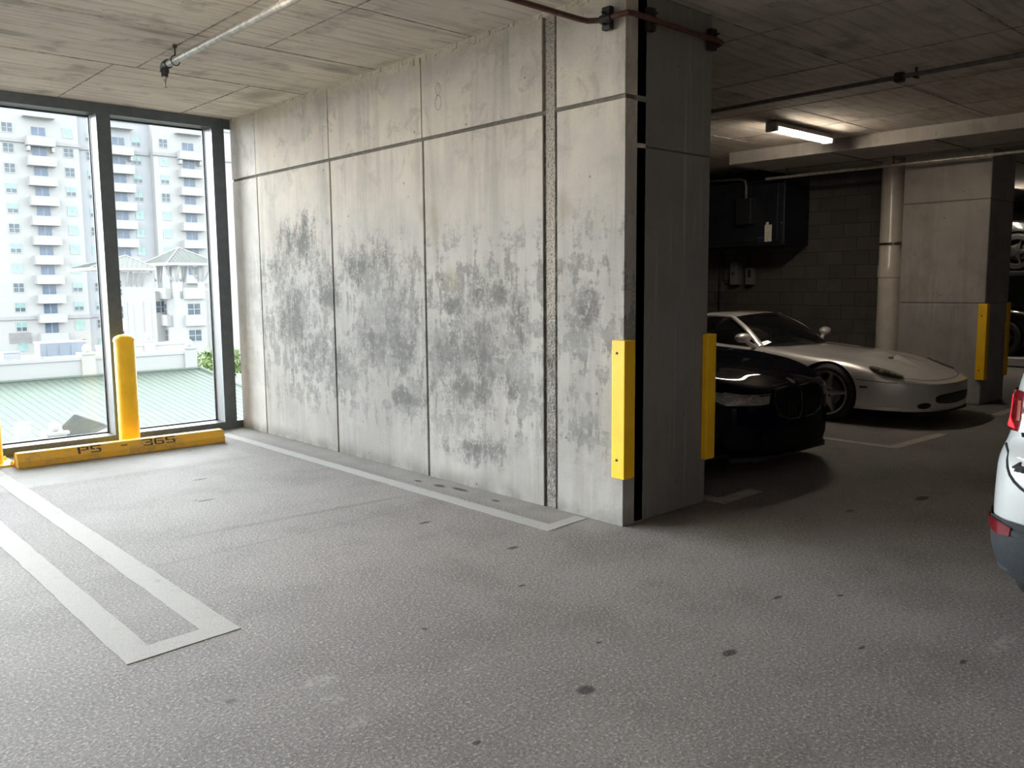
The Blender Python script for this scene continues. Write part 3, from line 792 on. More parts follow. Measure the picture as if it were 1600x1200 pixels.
class Body:
    def __init__(s, V, F, root):
        s.V, s.F, s.root = V, F, root
        s.bvh = BVHTree.FromPolygons([Vector(p) for p in V], F)
    def cast(s, p2, d):
        d3, o = {'top': ((0, 0, -1), (p2[0], p2[1], 3)), 'left': ((1, 0, 0), (-3, p2[0], p2[1])), 'right': ((-1, 0, 0), (3, p2[0], p2[1])), 'front': ((0, 1, 0), (p2[0], -3, p2[1]))}[d]
        h = s.bvh.ray_cast(Vector(o), Vector(d3))
        if h[0] is None:
            q = s.bvh.find_nearest(Vector(o) + Vector(d3) * (2.6 if d != 'top' else 2.3)); h = (q[0], q[1])
        n = h[1] if h[1].dot(Vector(d3)) < 0 else -h[1]
        return h[0], n
    def drape(s, name, outline, d, mat, off=.004, rings=5, parent=None, th=.006, smooth=True, dome=0.0):
        """outline (2D, star-shaped about its centre) projected on the body along d"""
        n = len(outline); c = np.mean(np.array(outline), 0)
        mb = MB(); vs = []
        hs = s.cast(c, d); vs.append(hs[0] + hs[1] * (off + dome))
        for r in range(1, rings + 1):
            t = r / rings
            for q in outline:
                h = s.cast(c + (np.array(q) - c) * t, d); vs.append(h[0] + h[1] * (off + dome * (1 - t * t)))
        for q in outline:
            h = s.cast(np.array(q), d); vs.append(h[0] + h[1] * (off - th))
        fs = [(0, 1 + k, 1 + (k + 1) % n) for k in range(n)]
        for r in range(rings):
            fs += [(1 + r * n + k, 1 + (r + 1) * n + k, 1 + (r + 1) * n + (k + 1) % n, 1 + r * n + (k + 1) % n) for k in range(n)]
        mb.add(vs, fs)
        return mb.build(name, mat, parent or s.root, smooth, local=True)
    def seam(s, name, pts, d, mat, r=.003, parent=None):
        pp = [s.cast(p, d) for p in pts]
        mb = MB(); mb.tube([h[0] + h[1] * (r * .25) for h in pp], r, 6); return mb.build(name, mat, parent or s.root, local=True)

def ell(cx, cy, a, b, n=24, rot=0.0):
    return [(cx + a * math.cos(g) * math.cos(rot) - b * math.sin(g) * math.sin(rot), cy + a * math.cos(g) * math.sin(rot) + b * math.sin(g) * math.cos(rot)) for g in np.linspace(0, 2 * PI, n, endpoint=False)]
def smoothpoly(pts, sub=5):
    P = np.array(pts, float); n = len(P); out = []
    for i in range(n):
        p0, p1, p2, p3 = P[i - 1], P[i], P[(i + 1) % n], P[(i + 2) % n]
        for k in range(sub):
            t = k / sub
            out.append(tuple(.5 * (2 * p1 + (p2 - p0) * t + (2 * p0 - 5 * p1 + 4 * p2 - p3) * t * t + (3 * p1 - p0 - 3 * p2 + p3) * t ** 3)))
    return out
def dense(pts, n=6):
    out = []
    for i in range(len(pts)):
        a, b = np.array(pts[i]), np.array(pts[(i + 1) % len(pts)])
        out += [tuple(a + (b - a) * k / n) for k in range(n)]
    return out

def make_body(root, P, paint, arches, deck=None, dark=None, name='body', sc=5, sr=4):
    """solid car body with real wheel arches cut out; deck = (y0, y1, half width) darkened under the glass"""
    V, F = shell(P, sc, sr)
    mb = MB(); mb.v = [tuple(p) for p in V]; mb.f = F; mb.m = [0] * len(F)
    o = mb.build(name, [paint, dark or M['black']], root, True, local=True, merge=2e-4, sharp=50)
    for (ya, za, ra, x0) in arches:
        for s in (-1, 1):
            cb = MB(); cb.lathe([(ra, x0), (ra, 1.2)], (0, ya, za), 'x', 48)
            if s < 0: cb.v = [(-a, b, c) for a, b, c in cb.v]
            co = cb.build('wheel_cutter', M['black'], None, merge=0)
            if root: co.parent = root
            md = o.modifiers.new('arch', 'BOOLEAN'); md.operation = 'DIFFERENCE'; md.solver = 'EXACT'; md.object = co
            dg = bpy.context.evaluated_depsgraph_get(); dg.update()
            me = bpy.data.meshes.new_from_object(o.evaluated_get(dg))
            o.modifiers.clear(); old = o.data
            if len(me.polygons) > 100: o.data = me
            bpy.data.objects.remove(co)
    me = o.data
    me.materials.clear(); me.materials.append(paint); me.materials.append(dark or M['black'])
    for p in me.polygons:
        c = p.center; mi = 0
        for (ya, za, ra, x0) in arches:
            r = math.hypot(c.y - ya, c.z - za)
            if abs(r - ra) < .012 and abs(p.normal.x) < .3 and abs(c.x) > x0 - .01: mi = 1
            if r < ra + .002 and abs(abs(c.x) - x0) < .01: mi = 1
        if deck and deck[0] < c.y < deck[1] and abs(c.x) < deck[2] and p.normal.z > .5: mi = 1
        if p.normal.z < -.9 and c.z < .35: mi = 1
        p.material_index = mi; p.use_smooth = mi == 0
    return o, Body(V, F, root)

def wheel(root, loc, side, R=.325, rim=.245, wd=.225, spokes=5, rim_mat=None, a0=0.0, style='star'):
    """wheel with axis along x; side = -1 outward towards -x"""
    rm = rim_mat or M['alloy']
    wv = bpy.data.objects.new('wheel', None); COL.objects.link(wv); wv.parent = root; wv.location = loc; wv.empty_display_size = .1
    if side > 0: wv.rotation_euler = (0, 0, PI)
    h = wd / 2
    mb = MB(); mb.lathe([(rim - .01, -h + .02), (rim, -h + .004), (R - .045, -h), (R - .012, -h + .022), (R, -h + .05), (R, h - .05), (R - .012, h - .022), (R - .045, h), (rim, h)], axis='x', seg=48, cap=False)
    mb.build('tyre', M['rubber'], wv, True, local=True)
    mb = MB()
    mb.lathe([(rim + .004, -h + .004), (rim + .004, -h - .004), (rim - .012, -h - .004), (rim - .02, -h + .012), (rim - .03, -h + .05), (rim - .035, h), (rim, h)], axis='x', seg=48, cap=False)
    for k in range(spokes):
        a = a0 + 2 * PI * k / spokes
        if style == 'star': prof = [(.03, .058, -h + .012), (.075, .050, -h + .006), (.13, .030, -h + .014), (rim - .035, .021, -h + .022), (rim - .008, .034, -h + .012)]
        else: prof = [(.03, .02, -h + .02), (rim - .02, .014, -h + .012)]
        top = []; 
        for r, hw, x in prof:
            row = []
            for (w_, dx) in ((-1.0, .018), (-.72, 0), (0, -.004), (.72, 0), (1.0, .018)):
                u, v = r, hw * w_
                row.append((x + dx, -(u * math.cos(a) - v * math.sin(a)), u * math.sin(a) + v * math.cos(a)))
            row.append((x + .05, row[-1][1], row[-1][2])); row.insert(0, (x + .05, row[0][1], row[0][2]))
            top.append(row)
        mb.grid(top)
    mb.lathe([(0, -h - .006), (.028, -h - .004), (.034, -h + .004), (.062, -h + .006), (.07, -h + .02), (.07, 0)], axis='x', seg=28, cap=False)
    rimo = mb.build('rim', rm, wv, True, local=True, merge=0)
    for k in range(5):
        a = a0 + 2 * PI * (k + .5) / 5
        mb = MB(); mb.lathe([(0, -h + .0), (.0105, -h + .001), (.012, -h + .015)], (0, -.053 * math.cos(a), .053 * math.sin(a)), 'x', 10)
        mb.build('lug_bolt', M['black'], wv, local=True)
    mb = MB(); mb.lathe([(0, -h + .075), (.15, -h + .075), (.15, -h + .09), (0, -h + .09)], axis='x', seg=32); mb.build('brake_disc', M['steelgrey'], wv, True, local=True)
    return wv

def ruled(A, B, n=8, bulge=(0, 0, 0), m=None):
    """surface between polylines A and B, both resampled to m points, bowed by bulge in the middle"""
    def rs(L, m):
        L = np.array(L, float); L = cr(L, 6, 0); d = np.r_[0, np.cumsum(np.linalg.norm(np.diff(L, axis=0), axis=1))]
        return np.array([[np.interp(t, d, L[:, k]) for k in range(3)] for t in np.linspace(0, d[-1], m)])
    m = m or 14
    A, B = rs(A, m), rs(B, m); out = []
    for t in np.linspace(0, 1, n):
        w = 4 * t * (1 - t); out.append([tuple(a + (b - a) * t + np.array(bulge) * w) for a, b in zip(A, B)])
    return out
def mirror_line(L): return [(-x, y, z) for x, y, z in L[::-1]] + list(L)[(1 if abs(L[0][0]) < 1e-6 else 0):]

def greenhouse(root, c, paint):
    """c: dict of half curves (x >= 0): wb windshield base, wt header, rt rear header, rb rear glass base (centre outward); belt, rail (front to back)"""
    mb = MB(); mb.grid(ruled(mirror_line(c['wb']), mirror_line(c['wt']), 10, c.get('wbul', (0, -.03, .02)), 21)); ws_ = mb.build('windshield', M['carglass'], root, True, local=True)
    mb = MB(); mb.grid(ruled(mirror_line(c['rt']), mirror_line(c['rb']), 10, (0, .02, .03), 21)); mb.build('rear_window', M['carglass'], root, True, local=True)
    mb = MB(); mb.grid(ruled(mirror_line(c['wt']), mirror_line(c['rt']), 10, (0, 0, c.get('crown', .02)), 21))
    for s in (1, -1):
        fl = lambda L: [(s * x, y, z) for x, y, z in L]
        A = [c['wb'][-1], tuple((np.array(c['wb'][-1]) + np.array(c['wt'][-1])) / 2 + np.array(c.get('abul', (.02, -.01, .03)))), c['wt'][-1]]
        ap = cr(np.array(fl(A)), 6, 0); mb.tube([tuple(q) for q in ap], [.05 - .016 * k / (len(ap) - 1) for k in range(len(ap))], 10, ry=.026)
        rl = cr(np.array(fl(c['rail'])), 5, 0); mb.tube([tuple(q) for q in rl], .03, 10, ry=.024)
        mb.grid(ruled(fl([c['rail'][-1], c['belt'][-1]]), fl([c['rt'][-1], c['rb'][-1]]), 6, (s * .02, 0, .01), 10))
    mb.build('roof', paint, root, True, local=True, merge=0)
    for s in (1, -1):
        fl = lambda L: [(s * x, y, z) for x, y, z in L]
        g = MB(); g.grid(ruled(fl(c['belt']), fl(c['rail']), 8, (s * .025, 0, 0), 16)); g.build('side_window', M['carglass'], root, True, local=True)
    # cabin: dashboard, wheel, seats
    b = c['cab']
    q = MB(); q.bbox(-.62, .62, b[0], b[0] + .32, b[2] - .06, b[2] + .03, .03); q.build('dashboard', M['interior'], root, True, local=True)
    q = MB(); q.tube([(.34 + .17 * math.cos(a), b[0] + .42 + .06 * math.sin(a), b[2] - .02 + .16 * math.sin(a)) for a in np.linspace(0, 2 * PI, 25)], .016, 8, cap=False); q.tube([(.34, b[0] + .2, b[2] - .06), (.34, b[0] + .42, b[2] - .02)], .03, 8)
    q.build('steering_wheel', M['interior'], root, True, local=True)
    for sx in (-.34, .34):
        q = MB(); q.bbox(sx - .22, sx + .22, b[0] + .95, b[0] + 1.1, b[2] - .35, b[2] + .08, .05); q.bbox(sx - .12, sx + .12, b[0] + 1.0, b[0] + 1.09, b[2] + .09, b[2] + .24, .04); q.build('seat', M['interior'], root, True, local=True)

def lerp_tab(T, u):
    T = np.array(T, float); return float(np.interp(u, T[:, 0], T[:, 1]))

def car_grid(outline, crest, spine, low, us_front, rows=None, nose=(.47, .36), side=1.0):
    """control grid of a car body. crest/spine/low: height tables along the body; us_front: spine y for the front columns"""
    cols = []
    n = len(outline)
    for j, (x, u) in enumerate(outline):
        zc, zs, zl = lerp_tab(crest, u), lerp_tab(spine, us_front.get(j, u)), lerp_tab(low, u)
        us = us_front.get(j, u); fr = us - u
        zm = nose[0] if u < 1 else nose[0] + .04
        c = [(0, u + fr * .5, zl), (x * .90, u + (.03 if j < 4 else 0), zl), (x * .985, u + (.008 if j < 4 else 0), zl + .05), (x, u, nose[1]), (x, u, zm),
             (x * .99, u + fr * .03, zm + (zc - zm) * .55), (x * .94, u + fr * .12, zm + (zc - zm) * .88), (x * .84, u + fr * .30, zc + (zs - zc) * (.12 if fr > .02 else 0)),
             (x * .56, u + fr * .62, zc * .42 + zs * .58 - .004), (x * .28, u + fr * .88, zc * .1 + zs * .9), (0, us, zs)]
        cols.append(c)
    return np.array(cols).transpose(1, 0, 2)

# ------------------------------------------------------------------ silver coupe
sil = thing('car', 'silver sports coupe with five-spoke alloy wheels parked nose out beside the far pillar', 'car', (9.83, 3.50, 0))
OUT = [(0, 0.0), (.24, .012), (.46, .055), (.65, .165), (.78, .34), (.865, .58), (.895, .82), (.91, 1.04), (.912, 1.3), (.90, 1.62), (.885, 2.05), (.88, 2.5), (.895, 3.0), (.915, 3.45), (.90, 3.85), (.86, 4.15), (.74, 4.32), (.43, 4.4), (0, 4.42)]
crest = [(0, .47), (.17, .515), (.34, .565), (.58, .625), (.82, .672), (1.04, .700), (1.3, .722), (1.62, .755), (2.05, .79), (2.5, .82), (3.0, .87), (3.45, .90), (4.0, .90), (4.42, .86)]
spine = [(.3, .545), (.45, .60), (.65, .665), (1.04, .735), (1.3, .76), (1.62, .785), (2.05, .82), (2.5, .83), (3.0, .85), (3.5, .93), (4.0, .94), (4.42, .89)]
low = [(0, .155), (.5, .165), (1, .17), (4, .19), (4.42, .26)]
USF = {0: .42, 1: .43, 2: .47, 3: .54, 4: .64, 5: .74, 6: .88}
P = car_grid(OUT, crest, spine, low, USF, nose=(.435, .30))
bod, SB = make_body(sil, P, M['silver'], [(1.06, .325, .352, .60), (3.5, .325, .36, .60)], (1.95, 3.3, .70), M['interior'], sc=6, sr=5)
greenhouse(sil, dict(wb=[(0, 1.66, .80), (.3, 1.70, .80), (.55, 1.80, .79), (.735, 1.97, .785)], wt=[(0, 2.32, 1.165), (.28, 2.35, 1.16), (.54, 2.50, 1.125)],
                     rt=[(0, 3.0, 1.17), (.28, 3.0, 1.165), (.53, 3.02, 1.12)], rb=[(0, 3.72, .94), (.3, 3.70, .94), (.62, 3.55, .92)],
                     belt=[(.80, 2.02, .785), (.80, 2.5, .815), (.79, 3.0, .86), (.76, 3.25, .885)], rail=[(.54, 2.48, 1.125), (.56, 2.75, 1.14), (.55, 3.0, 1.12), (.60, 3.3, 1.02)], cab=(1.95, 0, .83), crown=.012), M['silver'])
for s in (-1, 1):
    wheel(sil, (s * .785, 1.06, .325), s, a0=math.radians(4)); wheel(sil, (s * .785, 3.5, .325), s, wd=.25)
# door mirrors on curved stalks
for s in (-1, 1):
    mb = MB()
    bm = bmesh.new(); bmesh.ops.create_uvsphere(bm, u_segments=20, v_segments=12, radius=1)
    mb.bm(bm, 0, Matrix.Translation((s * 1.0, 2.06, .90)) @ Matrix.Rotation(s * .25, 4, 'Z') @ Matrix.Diagonal((.115, .075, .060, 1)))
    mb.tube([(s * .80, 2.02, .79), (s * .85, 2.03, .805), (s * .91, 2.045, .84), (s * .95, 2.055, .87)], [.035, .028, .024, .03], 10)
    mb.build('door_mirror', M['silver'], sil, True, local=True)
# lamps, vents, grille
for s in (-1, 1):
    sg = (lambda L: [(s * a, b) for a, b in L])
    o = SB.drape('headlight', sg(smoothpoly([(.80, .60), (.805, .49), (.76, .37), (.71, .31), (.665, .32), (.665, .40), (.69, .50), (.745, .60)])), 'top', M['lampdark'], .004, 7)
    for (a, b, rr) in ((.755, .50, .036), (.715, .40, .036)):
        q = SB.drape('reflector', ell(s * a, b, rr, rr * 1.2, 16), 'top', M['chrome'], .006, 3, o, dome=.012)
    SB.drape('headlight_cover', sg(smoothpoly([(.805, .615), (.812, .49), (.765, .36), (.71, .30), (.655, .31), (.655, .40), (.68, .505), (.74, .615)])), 'top', M['lampglass'], .014, 7, th=.012)
    SB.drape('fog_vent', ell(s * .565, .232, .07, .033, 20), 'front', M['black'], .003, 4)
    SB.drape('side_marker', dense([(.60, .408), (.68, .408), (.68, .432), (.60, .432)], 4), 'left' if s < 0 else 'right', M['amberlens'], .004, 3)
    o = SB.drape('fender_shield', smoothpoly([(1.85, .735), (1.89, .735), (1.89, .695), (1.87, .672), (1.85, .695)], 3), 'left' if s < 0 else 'right', M['badgeyellow'], .003, 3)
    SB.drape('shield_emblem', smoothpoly([(1.862, .722), (1.874, .728), (1.879, .71), (1.873, .69), (1.866, .695), (1.860, .708)], 3), 'left' if s < 0 else 'right', M['black'], .0045, 2, o)
    d = 'left' if s < 0 else 'right'
    SB.seam('panel_seam', [(.72, .50), (.62, .492), (.50, .485), (.40, .478), (.32, .474)], d, M['seam'], .0035)
    SB.seam('panel_seam', [(2.04, .76), (2.05, .6), (2.06, .4), (2.06, .25)], d, M['seam'], .0035)
    SB.seam('panel_seam', [(s * .70, .30), (s * .60, .235), (s * .5, .165), (s * .35, .125), (s * .18, .105), (0, .10)], 'top', M['seam'], .003)
G_ = []
for t in np.linspace(0, 1, 14):
    row = []
    for a in np.linspace(-1, 1, 13):
        wdt = .105 * (1 - t) ** .7 + .006; hh = .048 * (1 - t) ** 1.1 * math.sqrt(max(0, 1 - a * a))
        hp = SB.cast((a * wdt, .66 - .36 * t), 'top'); row.append(tuple(hp[0] + Vector((0, 0, .002 + hh))))
    G_.append(row)
mb = MB(); mb.grid(G_); sc_ = mb.build('hood_scoop', M['silver'], sil, True, local=True)
mb = MB(); ctr = SB.cast((0, .66), 'top')[0]
ring = [Vector(q) + Vector((0, .004, 0)) for q in G_[0]]
mb.add([ctr + Vector((0, .006, .012))] + ring, [(0, k, k + 1) for k in range(1, len(ring))] + [(0, len(ring), 1)])
mb.build('scoop_mouth', M['black'], sc_, local=True)
SB.drape('scoop_well', ell(0, .70, .10, .05, 20), 'top', M['black'], .003, 4, sc_)
go = SB.drape('grille', smoothpoly([(-.40, .335), (-.2, .345), (0, .348), (.2, .345), (.40, .335), (.44, .30), (.40, .255), (.2, .235), (0, .23), (-.2, .235), (-.40, .255), (-.44, .30)], 4), 'front', M['black'], .003, 6)
for z in (.262, .285, .31):
    SB.seam('grille_bar', [(x, z) for x in np.linspace(-.37, .37, 9)], 'front', M['boxgrey'], .004, go)
SB.drape('nose_shield', smoothpoly([(-.02, .445), (.02, .445), (.02, .425), (0, .408), (-.02, .425)], 3), 'front', M['badgeyellow'], .004, 3)
mb = MB(); mb.prism([(-.45, .05), (.45, .05), (.62, .16), (.60, .22), (-.60, .22), (-.62, .16)], 'z', .125, .16); mb.build('front_spoiler', M['black'], sil, local=True)
mb = MB(); mb.tube([(.05, 1.74, .815), (-.3, 1.80, .835), (-.55, 1.88, .82)], .007, 6); mb.tube([(.5, 1.80, .815), (.2, 1.80, .84), (-.05, 1.78, .83)], .007, 6); mb.build('wiper', M['black'], sil, local=True)

# ------------------------------------------------------------------ navy saloon
nav = thing('car', 'dark navy car with large black kidney grille, half hidden behind the near pillar', 'car', (6.40, 3.46, 0))
OUT = [(0, 0.0), (.26, .012), (.50, .06), (.70, .165), (.84, .33), (.91, .55), (.935, .8), (.945, 1.0), (.945, 1.3), (.935, 1.7), (.925, 2.1), (.925, 2.7), (.93, 3.2), (.945, 3.75), (.93, 4.2), (.89, 4.5), (.77, 4.72), (.45, 4.82), (0, 4.84)]
crest = [(0, .70), (.165, .735), (.33, .79), (.55, .85), (.8, .89), (1.0, .91), (1.4, .93), (1.8, .95), (2.5, .97), (3.4, 1.0), (4.0, 1.02), (4.84, .98)]
spine = [(.1, .74), (.25, .81), (.5, .87), (1.0, .945), (1.5, .985), (2.1, 1.0), (3.4, 1.0), (4.0, 1.06), (4.84, 1.02)]
low = [(0, .17), (.5, .17), (1, .18), (4, .2), (4.84, .28)]
USF = {0: .12, 1: .135, 2: .18, 3: .27, 4: .42, 5: .60, 6: .82}
P = car_grid(OUT, crest, spine, low, USF, nose=(.52, .34))
bod, NB = make_body(nav, P, M['navy'], [(.92, .345, .375, .62), (3.75, .345, .375, .62)], (1.9, 4.0, .74), M['interior'], sc=6, sr=5)
greenhouse(nav, dict(wb=[(0, 1.62, .985), (.35, 1.66, .98), (.62, 1.76, .96), (.79, 1.92, .95)], wt=[(0, 2.3, 1.39), (.3, 2.32, 1.38), (.57, 2.42, 1.34)],
                     rt=[(0, 3.35, 1.40), (.3, 3.35, 1.39), (.56, 3.36, 1.34)], rb=[(0, 4.2, 1.06), (.35, 4.18, 1.05), (.66, 4.05, 1.03)],
                     belt=[(.85, 1.98, .955), (.86, 2.6, .975), (.85, 3.3, 1.0), (.80, 3.8, 1.02)], rail=[(.57, 2.40, 1.34), (.60, 2.8, 1.37), (.59, 3.3, 1.345), (.64, 3.8, 1.2)], cab=(1.95, 0, 1.0)), M['navy'])
for s in (-1, 1):
    wheel(nav, (s * .825, .92, .345), s, .345, .25, spokes=10, rim_mat=M['boxgrey'], style='thin'); wheel(nav, (s * .825, 3.75, .345), s, .345, .25, spokes=10, rim_mat=M['boxgrey'], style='thin')
    mb = MB(); mb.bbox(s * 1.0 - .11, s * 1.0 + .11, 2.0, 2.12, .98, 1.12, .04); mb.tube([(s * .86, 2.05, .98), (s * .95, 2.05, 1.0)], .03, 8); mb.build('door_mirror', M['navy'], nav, True, local=True)
    hl = NB.drape('headlight', [(s * a, b) for a, b in dense([(.42, .665), (.52, .66), (.74, .69), (.84, .715), (.85, .66), (.76, .60), (.52, .595), (.44, .60)], 3)], 'front', M['lampdark'], .004, 5)
    for cx_ in (.56, .74):
        h6 = [(s * (cx_ + .05 * math.cos(a)), .643 + .032 * math.sin(a)) for a in np.linspace(0, 2 * PI, 7)]
        NB.seam('light_ring', h6, 'front', M['chrome'], .005, hl)
        NB.drape('reflector', ell(s * cx_, .643, .022, .02, 12), 'front', M['boxgrey'], .008, 2, hl)
    NB.seam('light_strip', [(s * a, b) for a, b in ((.40, .675), (.52, .672), (.66, .68), (.76, .70))], 'front', M['chrome'], .004, hl)
    k = NB.drape('kidney_grille', [(s * a, b) for a, b in dense([(.025, .70), (.18, .705), (.34, .69), (.37, .62), (.33, .52), (.2, .47), (.05, .465), (.02, .52)], 3)], 'front', M['pitch'], .006, 5)
    NB.seam('grille_frame', [(s * a, b) for a, b in dense([(.02, .705), (.18, .712), (.35, .697), (.38, .62), (.335, .512), (.2, .462), (.045, .457), (.012, .52)], 3)] + [(s * .02, .705)], 'front', M['blackpaint'], .009, k)
    for q in range(6):
        xx = .06 + q * .05
        NB.seam('grille_slat', [(s * xx, .695), (s * xx, .60), (s * xx, .48)], 'front', M['blackpaint'], .006, k)
    NB.drape('side_intake', [(s * a, b) for a, b in dense([(.60, .42), (.78, .46), (.80, .34), (.74, .25), (.58, .25), (.55, .33)], 3)], 'front', M['pitch'], .004, 4)
lo = NB.drape('lower_intake', dense([(-.50, .37), (0, .40), (.50, .37), (.56, .29), (.46, .215), (0, .20), (-.46, .215), (-.56, .29)], 3), 'front', M['pitch'], .005, 5)
for z in (.25, .29, .33):
    NB.seam('intake_mesh', [(x, z) for x in np.linspace(-.48, .48, 11)], 'front', M['boxgrey'], .003, lo)
for x in np.linspace(-.45, .45, 13):
    NB.seam('intake_mesh', [(x, .225), (x, .29), (x, .365)], 'front', M['boxgrey'], .003, lo)
NB.drape('round_emblem', ell(0, .112, .032, .04, 20), 'top', M['chrome'], .004, 3)
mb = MB(); mb.prism([(-.5, .05), (.5, .05), (.74, .2), (.70, .3), (-.70, .3), (-.74, .2)], 'z', .15, .18); mb.build('front_splitter', M['black'], nav, local=True)

# ------------------------------------------------------------------ white car driving off at the right
whi = thing('car', 'white car with lit red tail light and a 4x4 badge, leaving the photo at right', 'car', (3.77, 0.365, 0), -PI / 2)
OUT = [(0, 0), (.3, .004), (.54, .02), (.72, .055), (.83, .125), (.885, .25), (.905, .46), (.91, .85), (.91, 1.4), (.91, 2.5), (.90, 3.4), (.80, 4.1), (.42, 4.36), (0, 4.4)]
ROW = [(0, .0, .30), (.90, .05, .30), (.965, .025, .35), (.995, .0, .44), (1.0, .0, .53), (1.0, -.005, .60), (.998, -.004, .70), (.992, .008, .80), (.972, .055, .88), (.955, .075, .96), (.945, .085, 1.10), (.915, .12, 1.21), (.83, .26, 1.42), (.75, .40, 1.56), (.55, .50, 1.62), (.25, .55, 1.635), (0, .57, 1.64)]
P = np.array([[(x * a, u + b * max(0, 1 - u / 1.6) - (max(0, u - 3.2) * .0), z if u < 3.0 else min(z, 1.0 + max(0, 4.4 - u) * .35)) for (x, u) in OUT] for (a, b, z) in ROW])
bodw, WB = make_body(whi, P, M['white_paint'], [(.88, .345, .385, .60), (3.5, .345, .385, .60)], None, M['bumper'], sc=6, sr=4)
for q in bodw.data.polygons:
    if q.center.z < .545 and q.center.y < 2: q.material_index = 1
for s in (-1, 1):
    wheel(whi, (s * .80, .88, .345), s, .345, .225, spokes=10, rim_mat=M['alloy'], style='thin'); wheel(whi, (s * .80, 3.5, .345), s, .345, .225, spokes=10, rim_mat=M['alloy'], style='thin')
def band(B, name, tz, off, mat, parent, xs=None, smooth=True):
    """strip following the rear end from side to side between two height profiles; tz(t) -> (z0, z1), t = -1..1 along the rear outline"""
    xs = xs if xs is not None else np.linspace(-1, 1, 49); mb = MB(); rows = []
    for k in range(7):
        row = []
        for t in xs:
            z0, z1 = tz(t); z = z0 + (z1 - z0) * k / 6
            a = abs(t) * 2.05; c = Vector((0, .9, z)); d = Vector((math.sin(a) * (1 if t >= 0 else -1), -math.cos(a), 0))
            h = B.bvh.ray_cast(c + d * 3, -d); n = h[1] if h[1].dot(d) > 0 else -h[1]
            row.append(tuple(h[0] + n * off))
        rows.append(row)
    mb.grid(rows); return mb.build(name, mat, parent, smooth, local=True)
lowb = band(WB, 'rear_bumper', lambda t: (.305, .56 + .0 * t), .014, M['bumper'], whi)
band(WB, 'bumper_step', lambda t: (.50, .525), .020, M['bumper'], lowb)
# tailgate panel, slightly proud with a shadow gap round it
tg = WB.drape('tailgate', smoothpoly([(-.77, .895), (-.785, .83), (-.74, .74), (-.58, .68), (-.2, .66), (.2, .66), (.58, .68), (.74, .74), (.785, .83), (.77, .895), (.55, .905), (.2, .91), (-.2, .91), (-.55, .905)], 4), 'front', M['white_paint'], .022, 8, th=.03)
WB.seam('tailgate_gap', smoothpoly([(-.765, .92), (-.805, .83), (-.76, .725), (-.59, .663), (-.2, .643), (.2, .643), (.59, .663), (.76, .725), (.805, .83), (.765, .92)], 4)[:-5], 'front', M['seam'], .006)
for s in (-1, 1):
    tl = WB.drape('tail_light', [(s * a, b) for a, b in dense([(.60, 1.07), (.80, 1.09), (.875, 1.075), (.885, .98), (.86, .915), (.74, .92), (.62, .955)], 4)], 'front', M['redlens'], .016, 6, th=.02)
    WB.drape('light_bar', [(s * a, b) for a, b in dense([(.835, 1.06), (.882, 1.06), (.888, .985), (.868, .925), (.79, .928), (.80, .945), (.845, .95), (.85, .99)], 3)], 'front', M['redglow'], .0185, 3, tl, .004)
    for xx in (.67, .72, .77): WB.drape('lens_rib', dense([(s * xx, 1.05), (s * (xx + .016), 1.05), (s * (xx + .016), .965), (s * xx, .965)], 3), 'front', M['amberlens'], .0178, 2, tl, .004)
    WB.drape('reflector', [(s * a, b) for a, b in dense([(.75, .535), (.80, .548), (.88, .553), (.89, .53), (.875, .505), (.80, .488), (.755, .498)], 3)], 'front', M['redlens'], .0205, 4, th=.004)
    mb = MB()
    for i in range(7):
        for jz in range(4):
            h, nn = WB.cast((s * (.61 - i * .026 - (jz % 2) * .013), .575 - jz * .022), 'front')
            mb.lathe([(.0095, -.0), (.0095, .002)], tuple(h + Vector((0, -.0175, 0))), 'y', 6)
    mb.build('bumper_mesh', M['black'], whi, local=True)
WB.drape('rear_window', smoothpoly([(-.60, 1.22), (.60, 1.22), (.58, 1.40), (.50, 1.52), (0, 1.54), (-.50, 1.52), (-.58, 1.40)], 4), 'front', M['blackpaint'], .01, 6)
WB.seam('light_top_gap', [(-.60, 1.095), (-.75, 1.115), (-.85, 1.11), (-.885, 1.09)], 'front', M['seam'], .008)
for s, dd in ((-1, 'left'), (1, 'right')):
    WB.drape('side_window', dense([(1.0, 1.17), (2.9, 1.15), (2.4, 1.48), (1.2, 1.50)], 5), dd, M['blackpaint'], .004, 4)
# 4x4 badge: raised lettering following the tailgate
def badge(txt, x0, z0, size, root):
    cu = bpy.data.curves.new('badge_text', 'FONT'); cu.body = txt; cu.size = size; cu.shear = .35; cu.extrude = .003; cu.offset = .0025; cu.space_character = .95
    to = bpy.data.objects.new('badge_text', cu); COL.objects.link(to)
    dg = bpy.context.evaluated_depsgraph_get(); dg.update()
    me = bpy.data.meshes.new_from_object(to.evaluated_get(dg)); bpy.data.objects.remove(to)
    mb = MB(); vs = []
    for v in me.vertices:
        h, n = WB.cast((x0 + v.co.x, z0 + v.co.y), 'front'); vs.append(h + Vector((0, -.0245 - v.co.z, 0)))
    mb.add(vs, [tuple(p.vertices) for p in me.polygons])
    return mb.build('badge', M['pitch'], root, local=True, merge=0, fix=False)
badge('4x4', -.772, .775, .052, tg)

